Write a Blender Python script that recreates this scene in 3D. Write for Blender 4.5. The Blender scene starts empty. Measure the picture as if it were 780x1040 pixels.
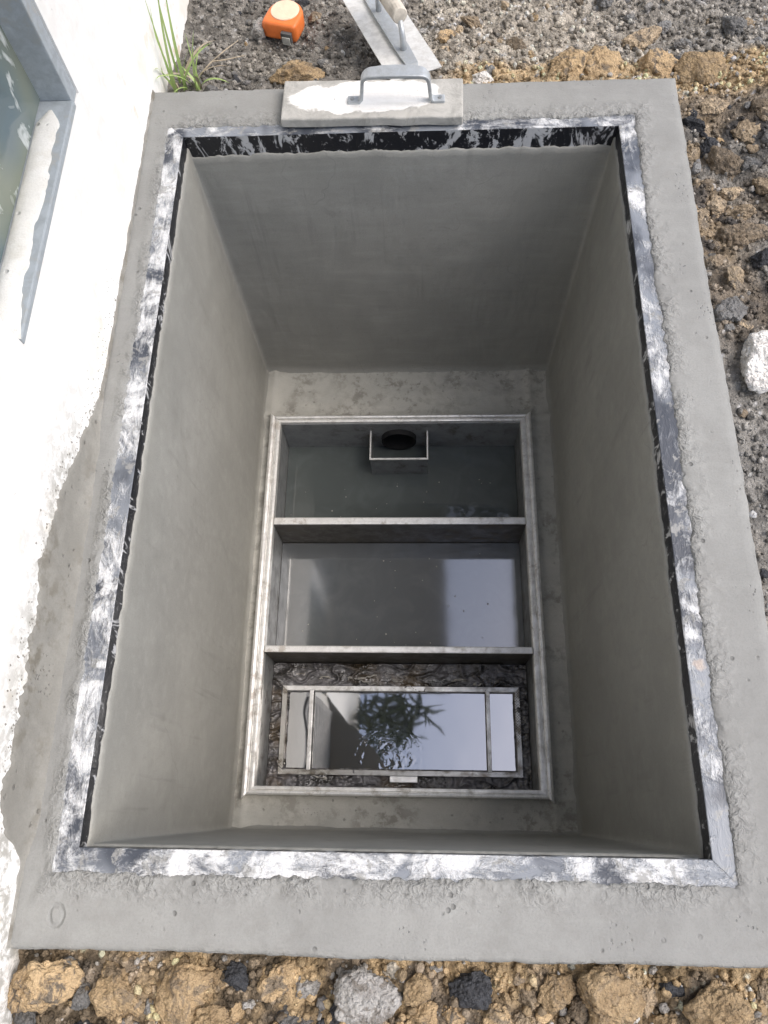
import bpy, bmesh, math, random
import numpy as np
from mathutils import Vector, Matrix, noise as mn

random.seed(11)
rng = np.random.default_rng(11)
scene = bpy.context.scene
COL = scene.collection

# ------------------------------------------------------------------ camera
cam_d = bpy.data.cameras.new('camera')
cam = bpy.data.objects.new('camera', cam_d)
COL.objects.link(cam)
cam_d.sensor_fit = 'VERTICAL'
cam_d.sensor_height = 36.0
cam_d.lens = 26.84
cam_d.clip_start = 0.02
cam_d.clip_end = 500
cam.matrix_world = Matrix(((0.9988055, 0.0021730, 0.0488139, 0.37516),
                           (0.0156192, 0.9323967, -0.3610990, 0.04571),
                           (-0.0462986, 0.3614301, 0.9312490, 0.89570),
                           (0, 0, 0, 1)))
scene.camera = cam

# ------------------------------------------------------------------ sky, sun, exposure
SUN_EL, SUN_AZ = math.radians(54), math.radians(91)      # azimuth from +Y towards +X
SUN_DIR = Vector((math.sin(SUN_AZ) * math.cos(SUN_EL), math.cos(SUN_AZ) * math.cos(SUN_EL), math.sin(SUN_EL)))
world = bpy.data.worlds.new('World')
scene.world = world
world.use_nodes = True
wn = world.node_tree.nodes
sky = wn.new('ShaderNodeTexSky')
sky.sky_type = 'NISHITA'
sky.sun_disc = False
sky.sun_elevation = SUN_EL
sky.sun_rotation = SUN_AZ
sky.air_density = 1.0
sky.dust_density = 3.5
sky.ozone_density = 1.0
world.node_tree.links.new(sky.outputs[0], wn['Background'].inputs[0])
wn['Background'].inputs[1].default_value = 0.15
sun_d = bpy.data.lights.new('sun', 'SUN')
sun_d.energy = 1.4
sun_d.angle = math.radians(50)
sun_d.color = (1.0, 0.965, 0.92)
sun = bpy.data.objects.new('sun', sun_d)
COL.objects.link(sun)
sun.location = SUN_DIR * 10
sun.rotation_euler = SUN_DIR.to_track_quat('Z', 'Y').to_euler()
scene.view_settings.view_transform = 'Standard'
scene.view_settings.look = 'None'
scene.view_settings.gamma = 1.0
scene.view_settings.exposure = 0.62
scene.render.resolution_x, scene.render.resolution_y = 768, 1024


# ------------------------------------------------------------------ helpers
def tag(o, label=None, cat=None, group=None, kind=None):
    if label: o['label'] = label
    if cat: o['category'] = cat
    if group: o['group'] = group
    if kind: o['kind'] = kind
    return o


def empty(name, loc, label=None, cat=None, group=None, rz=0.0):
    o = bpy.data.objects.new(name, None)
    o.empty_display_size = 0.05
    COL.objects.link(o)
    o.location = loc
    o.rotation_euler = (0, 0, rz)
    return tag(o, label, cat, group)


def link(name, me, mats, parent=None, smooth=False, world_coords=False):
    o = bpy.data.objects.new(name, me)
    COL.objects.link(o)
    if not isinstance(mats, (list, tuple)):
        mats = [mats]
    if len(me.materials) == 0:
        for m in mats:
            me.materials.append(m)
    if smooth:
        me.polygons.foreach_set('use_smooth', [True] * len(me.polygons))
    if parent:
        o.parent = parent
        if world_coords:                              # mesh written in scene coordinates
            chain, p = Matrix(), parent
            stack = []
            while p:
                stack.append(p); p = p.parent
            for p in reversed(stack):
                chain = chain @ p.matrix_parent_inverse @ p.matrix_basis
            o.matrix_parent_inverse = chain.inverted()
    return o


def from_py(name, V, F, mats, parent=None, smooth=False, world_coords=False, fmat=None):
    me = bpy.data.meshes.new(name)
    me.from_pydata([tuple(v) for v in V], [], F)
    if fmat is not None:
        for m in (mats if isinstance(mats, (list, tuple)) else [mats]):
            me.materials.append(m)
        me.polygons.foreach_set('material_index', fmat)
    me.update()
    return link(name, me, mats, parent, smooth, world_coords)


def bm_obj(name, bm, mats, parent=None, smooth=False, world_coords=False, bevel=0.0, seg=2):
    if bevel:
        bmesh.ops.bevel(bm, geom=[e for e in bm.edges], offset=bevel, segments=seg, profile=0.6, affect='EDGES', clamp_overlap=True)
    bmesh.ops.recalc_face_normals(bm, faces=bm.faces)
    me = bpy.data.meshes.new(name)
    bm.to_mesh(me); bm.free()
    return link(name, me, mats, parent, smooth, world_coords)


def add_box(bm, x0, x1, y0, y1, z0, z1):
    v = [bm.verts.new(p) for p in ((x0, y0, z0), (x1, y0, z0), (x1, y1, z0), (x0, y1, z0),
                                   (x0, y0, z1), (x1, y0, z1), (x1, y1, z1), (x0, y1, z1))]
    for f in ((3, 2, 1, 0), (4, 5, 6, 7), (0, 1, 5, 4), (1, 2, 6, 5), (2, 3, 7, 6), (3, 0, 4, 7)):
        bm.faces.new([v[i] for i in f])


def box(name, x0, x1, y0, y1, z0, z1, mat, parent=None, bevel=0.0, world_coords=False):
    bm = bmesh.new()
    add_box(bm, x0, x1, y0, y1, z0, z1)
    return bm_obj(name, bm, mat, parent, bevel=bevel, world_coords=world_coords)


def tube(bm, pts, radii, n=10, cap=True):
    """round tube through points (Vectors) with a radius each"""
    rings = []
    for i, p in enumerate(pts):
        a = pts[max(i - 1, 0)]; b = pts[min(i + 1, len(pts) - 1)]
        t = (b - a).normalized()
        ref = Vector((0, 0, 1)) if abs(t.z) < 0.9 else Vector((1, 0, 0))
        u = t.cross(ref).normalized(); w = t.cross(u)
        rings.append([bm.verts.new(p + (u * math.cos(k * 2 * math.pi / n) + w * math.sin(k * 2 * math.pi / n)) * radii[i]) for k in range(n)])
    for a, b in zip(rings[:-1], rings[1:]):
        for k in range(n):
            bm.faces.new((a[k], a[(k + 1) % n], b[(k + 1) % n], b[k]))
    if cap:
        bm.faces.new(rings[0][::-1]); bm.faces.new(rings[-1])


def _hash(ix, iy, s):
    h = (ix.astype(np.int64) * 374761393 + iy.astype(np.int64) * 668265263 + s * 974634777) & 0x7fffffff
    h = ((h ^ (h >> 13)) * 1274126177) & 0x7fffffff
    return ((h ^ (h >> 16)) & 0xffff) / 65535.0


def vnoise(x, y, f, s=0):
    """smooth value noise in -1..1"""
    x = np.asarray(x, float) * f; y = np.asarray(y, float) * f
    ix, iy = np.floor(x), np.floor(y)
    u, v = x - ix, y - iy
    u = u * u * u * (u * (u * 6 - 15) + 10); v = v * v * v * (v * (v * 6 - 15) + 10)
    a = _hash(ix, iy, s); b = _hash(ix + 1, iy, s); c = _hash(ix, iy + 1, s); d = _hash(ix + 1, iy + 1, s)
    return 2 * ((a * (1 - u) + b * u) * (1 - v) + (c * (1 - u) + d * u) * v) - 1


def fbm(x, y, f, s=0, octv=4, gain=0.5):
    r = 0; a = 1.0; t = 0
    for k in range(octv):
        r = r + a * vnoise(x, y, f * 2.03 ** k, s + 17 * k); t += a; a *= gain
    return r / t


def worley(x, y, f, s=0):
    """distance to nearest and second cell point, plus an id of the nearest"""
    x = np.asarray(x, float) * f; y = np.asarray(y, float) * f
    ix, iy = np.floor(x), np.floor(y)
    d1 = np.full(x.shape, 9.0); d2 = np.full(x.shape, 9.0); cid = np.zeros(x.shape)
    for dx in (-1, 0, 1):
        for dy in (-1, 0, 1):
            cx, cy = ix + dx, iy + dy
            px = cx + 0.1 + 0.8 * _hash(cx, cy, s + 1); py = cy + 0.1 + 0.8 * _hash(cx, cy, s + 2)
            d = np.hypot(px - x, py - y)
            near = d < d1
            d2 = np.where(near, d1, np.minimum(d2, d))
            cid = np.where(near, _hash(cx, cy, s + 3), cid)
            d1 = np.where(near, d, d1)
    return d1, d2, cid


def smooth01(v, a, b):
    t = np.clip((v - a) / (b - a), 0, 1)
    return t * t * (3 - 2 * t)


# ------------------------------------------------------------------ materials
class NT:
    """small node-graph writer"""
    def __init__(self, name):
        self.m = bpy.data.materials.new(name)
        self.m.use_nodes = True
        self.t = self.m.node_tree
        self.b = self.t.nodes['Principled BSDF']
        self.geo = self.t.nodes.new('ShaderNodeNewGeometry')
        self.tc = self.t.nodes.new('ShaderNodeTexCoord')
        self.pos = self.geo.outputs['Position']
        self.obj = self.tc.outputs['Object']

    def n(self, typ, **kw):
        nd = self.t.nodes.new(typ)
        for k, v in kw.items():
            setattr(nd, k, v)
        return nd

    def put(self, sock, v):
        if hasattr(v, 'links'):
            self.t.links.new(v, sock)
        elif v is not None:
            if isinstance(v, (tuple, list)) and sock.type == 'RGBA' and len(v) == 3:
                v = (*v, 1)
            sock.default_value = v

    def scale(self, vec, s):
        nd = self.n('ShaderNodeMapping')
        nd.inputs['Scale'].default_value = s
        self.put(nd.inputs[0], vec)
        return nd.outputs[0]

    def noise(self, vec, scale, detail=4, rough=0.55, dist=0.0):
        nd = self.n('ShaderNodeTexNoise')
        self.put(nd.inputs['Vector'], vec)
        nd.inputs['Scale'].default_value = scale
        nd.inputs['Detail'].default_value = min(detail, 2 if scale > 100 else 3 if scale < 12 else 4)
        nd.inputs['Roughness'].default_value = rough
        nd.inputs['Distortion'].default_value = dist
        return nd.outputs[0]

    def voro(self, vec, scale, feature='F1', out='Distance'):
        nd = self.n('ShaderNodeTexVoronoi', feature=feature)
        self.put(nd.inputs['Vector'], vec)
        nd.inputs['Scale'].default_value = scale
        return nd.outputs[out]

    def ramp(self, fac, a, b, lo=0.0, hi=1.0):
        nd = self.n('ShaderNodeMapRange')
        nd.interpolation_type = 'SMOOTHSTEP'
        self.put(nd.inputs[0], fac)
        nd.inputs[1].default_value = a; nd.inputs[2].default_value = b
        nd.inputs[3].default_value = lo; nd.inputs[4].default_value = hi
        return nd.outputs[0]

    def mix(self, fac, a, b, mode='MIX'):
        nd = self.n('ShaderNodeMix', data_type='RGBA', blend_type=mode)
        self.put(nd.inputs[0], fac); self.put(nd.inputs[6], a); self.put(nd.inputs[7], b)
        return nd.outputs[2]

    def math(self, op, a, b=None):
        nd = self.n('ShaderNodeMath', operation=op)
        self.put(nd.inputs[0], a)
        if b is not None: self.put(nd.inputs[1], b)
        return nd.outputs[0]

    def bump(self, h, dist, strength=1.0, normal=None):
        nd = self.n('ShaderNodeBump')
        self.put(nd.inputs['Height'], h)
        nd.inputs['Distance'].default_value = dist
        nd.inputs['Strength'].default_value = strength
        if normal is not None: self.put(nd.inputs['Normal'], normal)
        return nd.outputs[0]

    def out(self, color=None, rough=None, metal=None, normal=None, ior=None, spec=None):
        b = self.b.inputs
        self.put(b['Base Color'], color); self.put(b['Roughness'], rough); self.put(b['Metallic'], metal)
        self.put(b['Normal'], normal); self.put(b['IOR'], ior); self.put(b['Specular IOR Level'], spec)
        return self.m


def mat_plaster(name, c0, c1, dirt=0.0, trowel=(1, 1, 1), pit=1.0, rough=0.85, ring=None, dirtc=(0.10, 0.095, 0.08), sweep=0.35, rub=False):
    t = NT(name)
    big = t.noise(t.pos, 3.2, 5, 0.6)
    mid = t.noise(t.scale(t.pos, trowel), 11, 5, 0.6, 0.4)
    fine = t.noise(t.pos, 420, 3, 0.7)
    c = t.mix(t.ramp(big, 0.34, 0.66), c0, c1)
    c = t.mix(t.ramp(mid, 0.4, 0.72, 0, 0.35), c, tuple(0.80 * v for v in c0))
    c = t.mix(t.ramp(fine, 0.35, 0.75, 0, 0.22), c, tuple(0.62 * v for v in c0))
    # sparse pinholes and dragged marks
    v = t.voro(t.scale(t.pos, (1.0, 1.0, 1.0)), 62)
    gate = t.ramp(t.noise(t.pos, 21, 3, 0.6), 0.53, 0.62)
    hole = t.math('MULTIPLY', t.ramp(v, 0.10, 0.22, 1, 0), gate)
    c = t.mix(t.math('MULTIPLY', hole, 0.55 * pit), c, tuple(0.35 * v_ for v_ in c0))
    def turned(ang, sc):
        nd = t.n('ShaderNodeMapping'); nd.inputs['Rotation'].default_value = ang; nd.inputs['Scale'].default_value = sc
        t.put(nd.inputs[0], t.pos); return nd.outputs[0]
    sw1 = t.noise(turned((0.5, 0.6, 0.5), (0.16, 1.0, 1.0)), 55, 3, 0.6, 0.25)
    sw2 = t.noise(turned((-0.7, 0.4, -0.9), (0.14, 1.0, 1.0)), 42, 3, 0.6, 0.25)
    which = t.ramp(t.noise(t.pos, 4.5, 2, 0.5), 0.46, 0.54)
    sw = t.n('ShaderNodeMix'); t.put(sw.inputs[0], which); t.put(sw.inputs[2], sw1); t.put(sw.inputs[3], sw2); sw = sw.outputs[0]
    c = t.mix(t.ramp(sw, 0.50, 0.68, 0, 0.28 * sweep), c, tuple(1.35 * v_ for v_ in c1))
    c = t.mix(t.ramp(sw, 0.30, 0.46, 0.30 * sweep, 0), c, tuple(0.62 * v_ for v_ in c0))
    damp = t.ramp(t.noise(t.scale(t.pos, (1, 1, 0.6)), 2.3, 4, 0.6, 0.5), 0.50, 0.60, 0, 0.5 * sweep)
    c = t.mix(damp, c, tuple(0.80 * v_ for v_ in c0))
    if pit < 0.5:
        drip = t.math('MULTIPLY', t.ramp(t.noise(t.scale(t.pos, (1, 1, 0.045)), 46, 3, 0.65, 0.1), 0.56, 0.68), t.ramp(t.noise(t.pos, 6, 3, 0.6), 0.46, 0.62))
        c = t.mix(t.math('MULTIPLY', drip, 0.30), c, tuple(0.55 * v_ for v_ in c0))
        wv = t.n('ShaderNodeVectorMath', operation='ADD')
        nz = t.n('ShaderNodeTexNoise'); t.put(nz.inputs['Vector'], t.pos); nz.inputs['Scale'].default_value = 9; nz.inputs['Detail'].default_value = 3
        sc_ = t.n('ShaderNodeVectorMath', operation='SCALE'); t.put(sc_.inputs[0], nz.outputs['Color']); sc_.inputs['Scale'].default_value = 0.12
        t.put(wv.inputs[0], t.pos); t.put(wv.inputs[1], sc_.outputs[0])
        hair = t.math('MULTIPLY', t.ramp(t.voro(wv.outputs[0], 3.4, 'DISTANCE_TO_EDGE'), 0.001, 0.0055, 1, 0), t.ramp(t.noise(t.pos, 5, 2, 0.5), 0.54, 0.62))
        c = t.mix(t.math('MULTIPLY', hair, 0.18), c, tuple(0.4 * v_ for v_ in c0))
    if pit > 0.7:
        v2 = t.voro(t.pos, 185)
        g2 = t.ramp(t.noise(t.pos, 15, 4, 0.65), 0.57, 0.70)
        h2 = t.math('MULTIPLY', t.ramp(v2, 0.12, 0.30, 1, 0), g2)
        c = t.mix(t.math('MULTIPLY', h2, 0.22), c, tuple(0.4 * v_ for v_ in c0))
        hole = t.math('MAXIMUM', hole, h2)
    if dirt:
        d = t.ramp(t.noise(t.pos, 38, 6, 0.7), 0.45, 0.62)
        d2 = t.ramp(t.noise(t.pos, 6, 3, 0.6), 0.40, 0.62)
        c = t.mix(t.math('MULTIPLY', t.math('MULTIPLY', d, d2), dirt), c, dirtc)
    h = t.math('ADD', t.math('MULTIPLY', mid, 1.2), t.math('MULTIPLY', fine, 0.14))
    if pit > 0.5:
        h = t.math('SUBTRACT', h, t.math('MULTIPLY', hole, 0.5 * pit))
    if rub:
        h = t.math('ADD', h, t.math('MULTIPLY', sw1, 0.35 * sweep))
    if rub:                                                    # crumbly torn band along the steel
        ra = t.n('ShaderNodeAttribute', attribute_name='rub').outputs['Fac']
        cr = t.noise(t.pos, 130, 4, 0.75, 0.5)
        m = t.math('MULTIPLY', ra, t.ramp(t.noise(t.pos, 17, 3, 0.6), 0.36, 0.56))
        h = t.math('ADD', h, t.math('MULTIPLY', t.math('MULTIPLY', cr, m), 2.2))
        c = t.mix(t.math('MULTIPLY', m, t.ramp(cr, 0.36, 0.50, 0.55, 0)), c, tuple(0.40 * v_ for v_ in c0))
        c = t.mix(t.math('MULTIPLY', m, t.ramp(cr, 0.54, 0.66, 0, 0.5)), c, tuple(1.25 * v_ for v_ in c1))
    if ring:
        dn = t.n('ShaderNodeVectorMath', operation='DISTANCE')
        wob = t.n('ShaderNodeVectorMath', operation='MULTIPLY')
        t.put(wob.inputs[0], t.pos); wob.inputs[1].default_value = (1.35, 1.0, 0)
        t.put(dn.inputs[0], wob.outputs[0]); dn.inputs[1].default_value = (ring[0] * 1.35, ring[1], 0)
        dd = t.math('ADD', dn.outputs[1], t.math('MULTIPLY', t.noise(t.pos, 70, 3, 0.6), 0.008))
        rr = t.ramp(t.math('ABSOLUTE', t.math('SUBTRACT', dd, ring[2])), 0.0, 0.004, 1, 0)
        h = t.math('SUBTRACT', h, t.math('MULTIPLY', rr, 0.45))
        c = t.mix(t.math('MULTIPLY', rr, 0.12), c, tuple(0.45 * q for q in c0))
    return t.out(c, rough, 0, t.bump(h, 0.004, 0.8))


M = {}
M['collar'] = mat_plaster('fresh_cement_render', (0.272, 0.273, 0.261), (0.305, 0.307, 0.293), dirt=0.22, ring=(-0.013, -0.067, 0.014), rub=True, dirtc=(0.2, 0.195, 0.18))
M['pitwall'] = mat_plaster('trowelled_cement_lining', (0.300, 0.297, 0.271), (0.342, 0.339, 0.311), dirt=0.16, trowel=(1, 1, 0.35), pit=0.3, rough=0.6, dirtc=(0.2, 0.195, 0.17), sweep=0.5)
M['ledge'] = mat_plaster('rough_dirty_cement', (0.44, 0.435, 0.395), (0.52, 0.505, 0.455), dirt=0.55, pit=0.8, rough=0.7, dirtc=(0.12, 0.105, 0.08))
M['smear'] = mat_plaster('rough_cement_smear', (0.24, 0.233, 0.21), (0.32, 0.312, 0.285), dirt=0.8, pit=1.0, rough=0.9, dirtc=(0.16, 0.145, 0.115))


def mat_strip(name, stretch, bias):
    """steel edging: dark primer with dragged white cement on it"""
    t = NT(name)
    p = t.scale(t.pos, stretch)
    patch = t.noise(t.pos, 13, 4, 0.62, 0.9)
    streak = t.noise(p, 70, 4, 0.8, 0.8)
    speck = t.noise(t.pos, 260, 3, 0.7)
    f = t.math('ADD', t.math('MULTIPLY', patch, 0.9), t.math('ADD', t.math('MULTIPLY', streak, 0.35), t.math('MULTIPLY', speck, 0.16)))
    f = t.ramp(f, bias - 0.02, bias + 0.17)
    gray = t.mix(t.ramp(t.noise(t.pos, 8, 4, 0.65, 0.5), 0.40, 0.62), (0.05, 0.058, 0.075), (0.235, 0.255, 0.285))
    gray = t.mix(t.ramp(streak, 0.52, 0.68, 0, 0.35), gray, (0.40, 0.42, 0.445))
    white = t.mix(t.ramp(speck, 0.35, 0.65), (0.74, 0.74, 0.73), (0.54, 0.555, 0.57))
    c = t.mix(f, gray, white)
    cem = t.ramp(t.noise(t.pos, 34, 5, 0.75, 0.4), 0.565, 0.64)
    c = t.mix(t.math('MULTIPLY', cem, 0.8), c, (0.30, 0.30, 0.288))
    dot = t.n('ShaderNodeVectorMath', operation='DISTANCE')
    t.put(dot.inputs[0], t.pos); dot.inputs[1].default_value = (0.694, 0.204, 0.0)
    od = t.math('ADD', dot.outputs[1], t.math('MULTIPLY', t.noise(t.pos, 90, 3), 0.012))
    c = t.mix(t.ramp(od, 0.009, 0.015, 0.45, 0), c, (0.74, 0.56, 0.42))
    h = t.math('ADD', f, t.math('MULTIPLY', streak, 0.6))
    return t.out(c, t.ramp(f, 0, 1, 0.42, 0.75), 0, t.bump(h, 0.0022, 0.9))


M['strip_x'] = mat_strip('smeared_primer_across', (0.45, 1.3, 1), 0.70)
M['strip_xw'] = mat_strip('smeared_primer_across_pale', (0.45, 1.3, 1), 0.65)
M['strip_y'] = mat_strip('smeared_primer_along', (1.3, 0.45, 1), 0.70)
M['strip_yw'] = mat_strip('smeared_primer_along_pale', (1.3, 0.45, 1), 0.625)


def mat_leg(name, bias):
    t = NT(name)
    p = t.scale(t.pos, (1.0, 1.0, 0.45))
    a = t.noise(p, 30, 6, 0.75, 0.6)
    f = t.ramp(a, bias, bias + 0.06)
    c = t.mix(f, (0.012, 0.013, 0.017), (0.46, 0.465, 0.47))
    c = t.mix(t.ramp(t.noise(t.pos, 150, 3), 0.62, 0.72, 0, 0.5), c, (0.42, 0.42, 0.42))
    return t.out(c, t.ramp(f, 0, 1, 0.35, 0.8), 0, t.bump(a, 0.003, 0.7))


M['leg'] = mat_leg('black_bitumen_face', 0.56)
M['leg_back'] = mat_leg('black_bitumen_face_smeared', 0.515)


def mat_steel(name, c, rough, stain=0.3, stainc=(0.09, 0.075, 0.055), metal=0.85, scale=40):
    t = NT(name)
    a = t.noise(t.pos, scale, 6, 0.7, 0.3)
    b = t.noise(t.pos, 9, 3, 0.6)
    f = t.math('MULTIPLY', t.ramp(a, 0.50, 0.66), t.ramp(b, 0.42, 0.62))
    fs = t.math('MULTIPLY', f, stain)
    col = t.mix(fs, t.mix(t.ramp(a, 0.3, 0.7), c, tuple(0.78 * v for v in c)), stainc)
    return t.out(col, t.ramp(a, 0.3, 0.7, rough, rough + 0.25), t.math('MULTIPLY', t.math('SUBTRACT', 1.0, fs), metal), t.bump(a, 0.0015, 0.5))


M['trap_rim'] = mat_steel('brushed_stainless_rim', (0.96, 0.95, 0.92), 0.40, 0.5, (0.36, 0.30, 0.23), metal=0.75)
M['trap_wall'] = mat_steel('wet_stained_stainless', (0.30, 0.31, 0.315), 0.3, 0.8, (0.12, 0.11, 0.095), metal=0.2, scale=26)
M['baffle'] = mat_steel('greasy_brown_stainless', (0.11, 0.10, 0.085), 0.35, 0.8, (0.16, 0.135, 0.10), metal=0.3, scale=34)
M['galv'] = mat_steel('dull_galvanised_handle', (0.50, 0.53, 0.55), 0.42, 0.35, (0.35, 0.35, 0.33), metal=0.55)
M['trowel_steel'] = mat_steel('cement_dusted_trowel_steel', (0.72, 0.72, 0.70), 0.5, 0.5, (0.50, 0.49, 0.46), metal=0.25, scale=60)
M['alu'] = mat_steel('blue_grey_painted_frame', (0.40, 0.445, 0.48), 0.45, 0.3, (0.55, 0.50, 0.40), metal=0.0, scale=70)
M['added_shutter'] = mat_steel('dark_blue_grey_added_shutter', (0.07, 0.08, 0.092), 0.5, 0.3, (0.12, 0.12, 0.12), metal=0.0)
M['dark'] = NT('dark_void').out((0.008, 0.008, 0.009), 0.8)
M['screw'] = NT('dull_screw_steel').out((0.35, 0.36, 0.36), 0.45, 0.7)


def mat_water(name, body, ior, scum=0.3, ripple=0.0, centre=None, rough=0.03):
    t = NT(name)
    a = t.noise(t.pos, 14, 4, 0.6, 0.8)
    c = t.mix(t.ramp(a, 0.4, 0.7, 0, scum), body, tuple(1.7 * v for v in body))
    dust = t.ramp(t.noise(t.pos, 260, 2, 0.6), 0.70, 0.78, 0, 0.35)
    c = t.mix(dust, c, (0.16, 0.16, 0.15))
    nrm = t.bump(t.noise(t.pos, 7, 2, 0.4), 0.002, 0.25 + ripple)
    if centre:
        dn = t.n('ShaderNodeVectorMath', operation='DISTANCE')
        t.put(dn.inputs[0], t.pos); dn.inputs[1].default_value = centre
        d = t.math('ADD', dn.outputs[1], t.math('MULTIPLY', t.noise(t.pos, 26, 3, 0.6), 0.035))
        w = t.math('SINE', t.math('MULTIPLY', d, 380.0))
        fall = t.math('MULTIPLY', t.ramp(d, 0.02, 0.11, 1, 0), t.ramp(t.noise(t.pos, 24, 2, 0.5), 0.40, 0.62))
        nrm = t.bump(t.math('MULTIPLY', w, fall), 0.0005, 0.5, nrm)
    return t.out(c, rough, 0, nrm, ior)


M['water_far'] = mat_water('murky_green_water', (0.09, 0.102, 0.099), 1.6)
M['water_mid'] = mat_water('murky_grey_water', (0.13, 0.14, 0.148), 3.1, 0.3, rough=0.075)
M['water_near'] = mat_water('filmed_grey_water', (0.035, 0.04, 0.045), 5.5, 0.2, 0.3, (0.300, 0.137, -0.80))


def mat_sludge():
    t = NT('wet_grease_sludge')
    a = t.noise(t.scale(t.pos, (0.55, 1, 1)), 26, 6, 0.7, 0.25)
    b = t.noise(t.scale(t.pos, (0.5, 1, 1)), 75, 5, 0.7, 0.8)
    g = t.noise(t.pos, 9, 3, 0.6, 0.4)
    c = t.mix(t.ramp(a, 0.36, 0.64), (0.036, 0.032, 0.028), (0.17, 0.163, 0.17))
    c = t.mix(t.ramp(g, 0.54, 0.68, 0, 0.6), c, (0.19, 0.135, 0.075))
    c = t.mix(t.ramp(b, 0.60, 0.70, 0, 0.7), c, (0.55, 0.51, 0.44))
    c = t.mix(t.ramp(t.noise(t.pos, 120, 4, 0.7), 0.56, 0.66, 0, 0.6), c, (0.02, 0.018, 0.016))
    return t.out(c, t.ramp(a, 0.3, 0.7, 0.12, 0.4), 0, t.bump(t.math('ADD', a, t.math('ADD', t.math('MULTIPLY', b, 0.6), t.math('MULTIPLY', t.noise(t.pos, 180, 2, 0.7), 0.35))), 0.0045, 0.9), 1.9)


M['sludge'] = mat_sludge()


def mat_basket():
    t = NT('perforated_stainless_strip')
    sx = t.n('ShaderNodeSeparateXYZ'); t.put(sx.inputs[0], t.pos)
    gx = t.math('SINE', t.math('MULTIPLY', sx.outputs[0], 2 * math.pi / 0.0056))
    gy = t.math('SINE', t.math('MULTIPLY', sx.outputs[1], 2 * math.pi / 0.0056))
    f = t.ramp(t.math('MULTIPLY', gx, gy), 0.15, 0.45)
    a = t.noise(t.pos, 40, 6, 0.7)
    c = t.mix(t.ramp(a, 0.45, 0.66), (0.70, 0.68, 0.63), (0.22, 0.19, 0.15))
    c = t.mix(t.math('MULTIPLY', f, 0.75), c, (0.02, 0.02, 0.018))
    return t.out(c, 0.3, 0.7, t.bump(f, 0.001, -0.6))


M['basket'] = mat_basket()
M['basket_bar'] = mat_steel('wet_stainless_bar', (0.96, 0.95, 0.92), 0.38, 0.4, (0.26, 0.22, 0.17), metal=0.9)


def mat_limewash():
    t = NT('white_painted_wall_render')
    a = t.noise(t.pos, 24, 6, 0.7)
    g = t.noise(t.pos, 5, 3, 0.6)
    sx = t.n('ShaderNodeSeparateXYZ'); t.put(sx.inputs[0], t.pos)
    low = t.ramp(sx.outputs[2], -0.06, 0.20, 1, 0)            # splashed dirt low on the wall
    c = t.mix(t.ramp(a, 0.35, 0.7), (0.90, 0.90, 0.885), (0.84, 0.835, 0.81))
    peel = t.math('MULTIPLY', t.ramp(a, 0.57, 0.66), t.math('MULTIPLY', t.ramp(g, 0.45, 0.6), low))
    c = t.mix(t.math('MULTIPLY', peel, 0.7), c, (0.66, 0.53, 0.38))
    yl = t.math('MULTIPLY', t.ramp(t.noise(t.pos, 11, 3, 0.6), 0.52, 0.66, 0, 0.45), t.ramp(sx.outputs[2], -0.02, 0.16, 1, 0))
    c = t.mix(yl, c, (0.74, 0.68, 0.55))
    spl = t.math('MULTIPLY', t.ramp(t.noise(t.pos, 95, 4, 0.7), 0.70, 0.75), t.ramp(g, 0.5, 0.62))
    c = t.mix(spl, c, (0.35, 0.34, 0.32))
    zf = t.ramp(t.math('ADD', sx.outputs[2], t.math('MULTIPLY', t.noise(t.pos, 14, 3, 0.6), 0.05)), 0.075, 0.17, 1, 0)
    yf = t.ramp(sx.outputs[1], 0.38, 0.62, 1, 0)
    film = t.math('MULTIPLY', t.math('MULTIPLY', zf, yf), t.ramp(t.noise(t.pos, 60, 4, 0.75, 0.4), 0.40, 0.62))
    c = t.mix(t.math('MULTIPLY', film, 0.85), c, (0.36, 0.35, 0.315))
    return t.out(c, 0.9, 0, t.bump(a, 0.004, 0.5))


M['wall'] = mat_limewash()
M['soffit'] = NT('grey_board_soffit').out((0.22, 0.23, 0.24), 0.8)


def mat_glass():
    t = NT('dusty_window_glass')
    s = t.noise(t.scale(t.pos, (1, 1, 0.45)), 24, 5, 0.65, 1.0)
    g = t.noise(t.pos, 5.5, 2, 0.5)
    c = t.mix(t.ramp(g, 0.4, 0.62), (0.12, 0.165, 0.185), (0.20, 0.225, 0.18))
    c = t.mix(t.ramp(s, 0.58, 0.66, 0, 0.75), c, (0.62, 0.66, 0.66))
    return t.out(c, t.ramp(s, 0.55, 0.65, 0.06, 0.6), 0, t.bump(s, 0.001, 0.3), 1.5)


M['glass'] = mat_glass()
M['mortar'] = mat_plaster('white_sill_mortar', (0.74, 0.735, 0.70), (0.82, 0.82, 0.79), dirt=0.3, pit=0.8, dirtc=(0.45, 0.42, 0.33))


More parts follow.
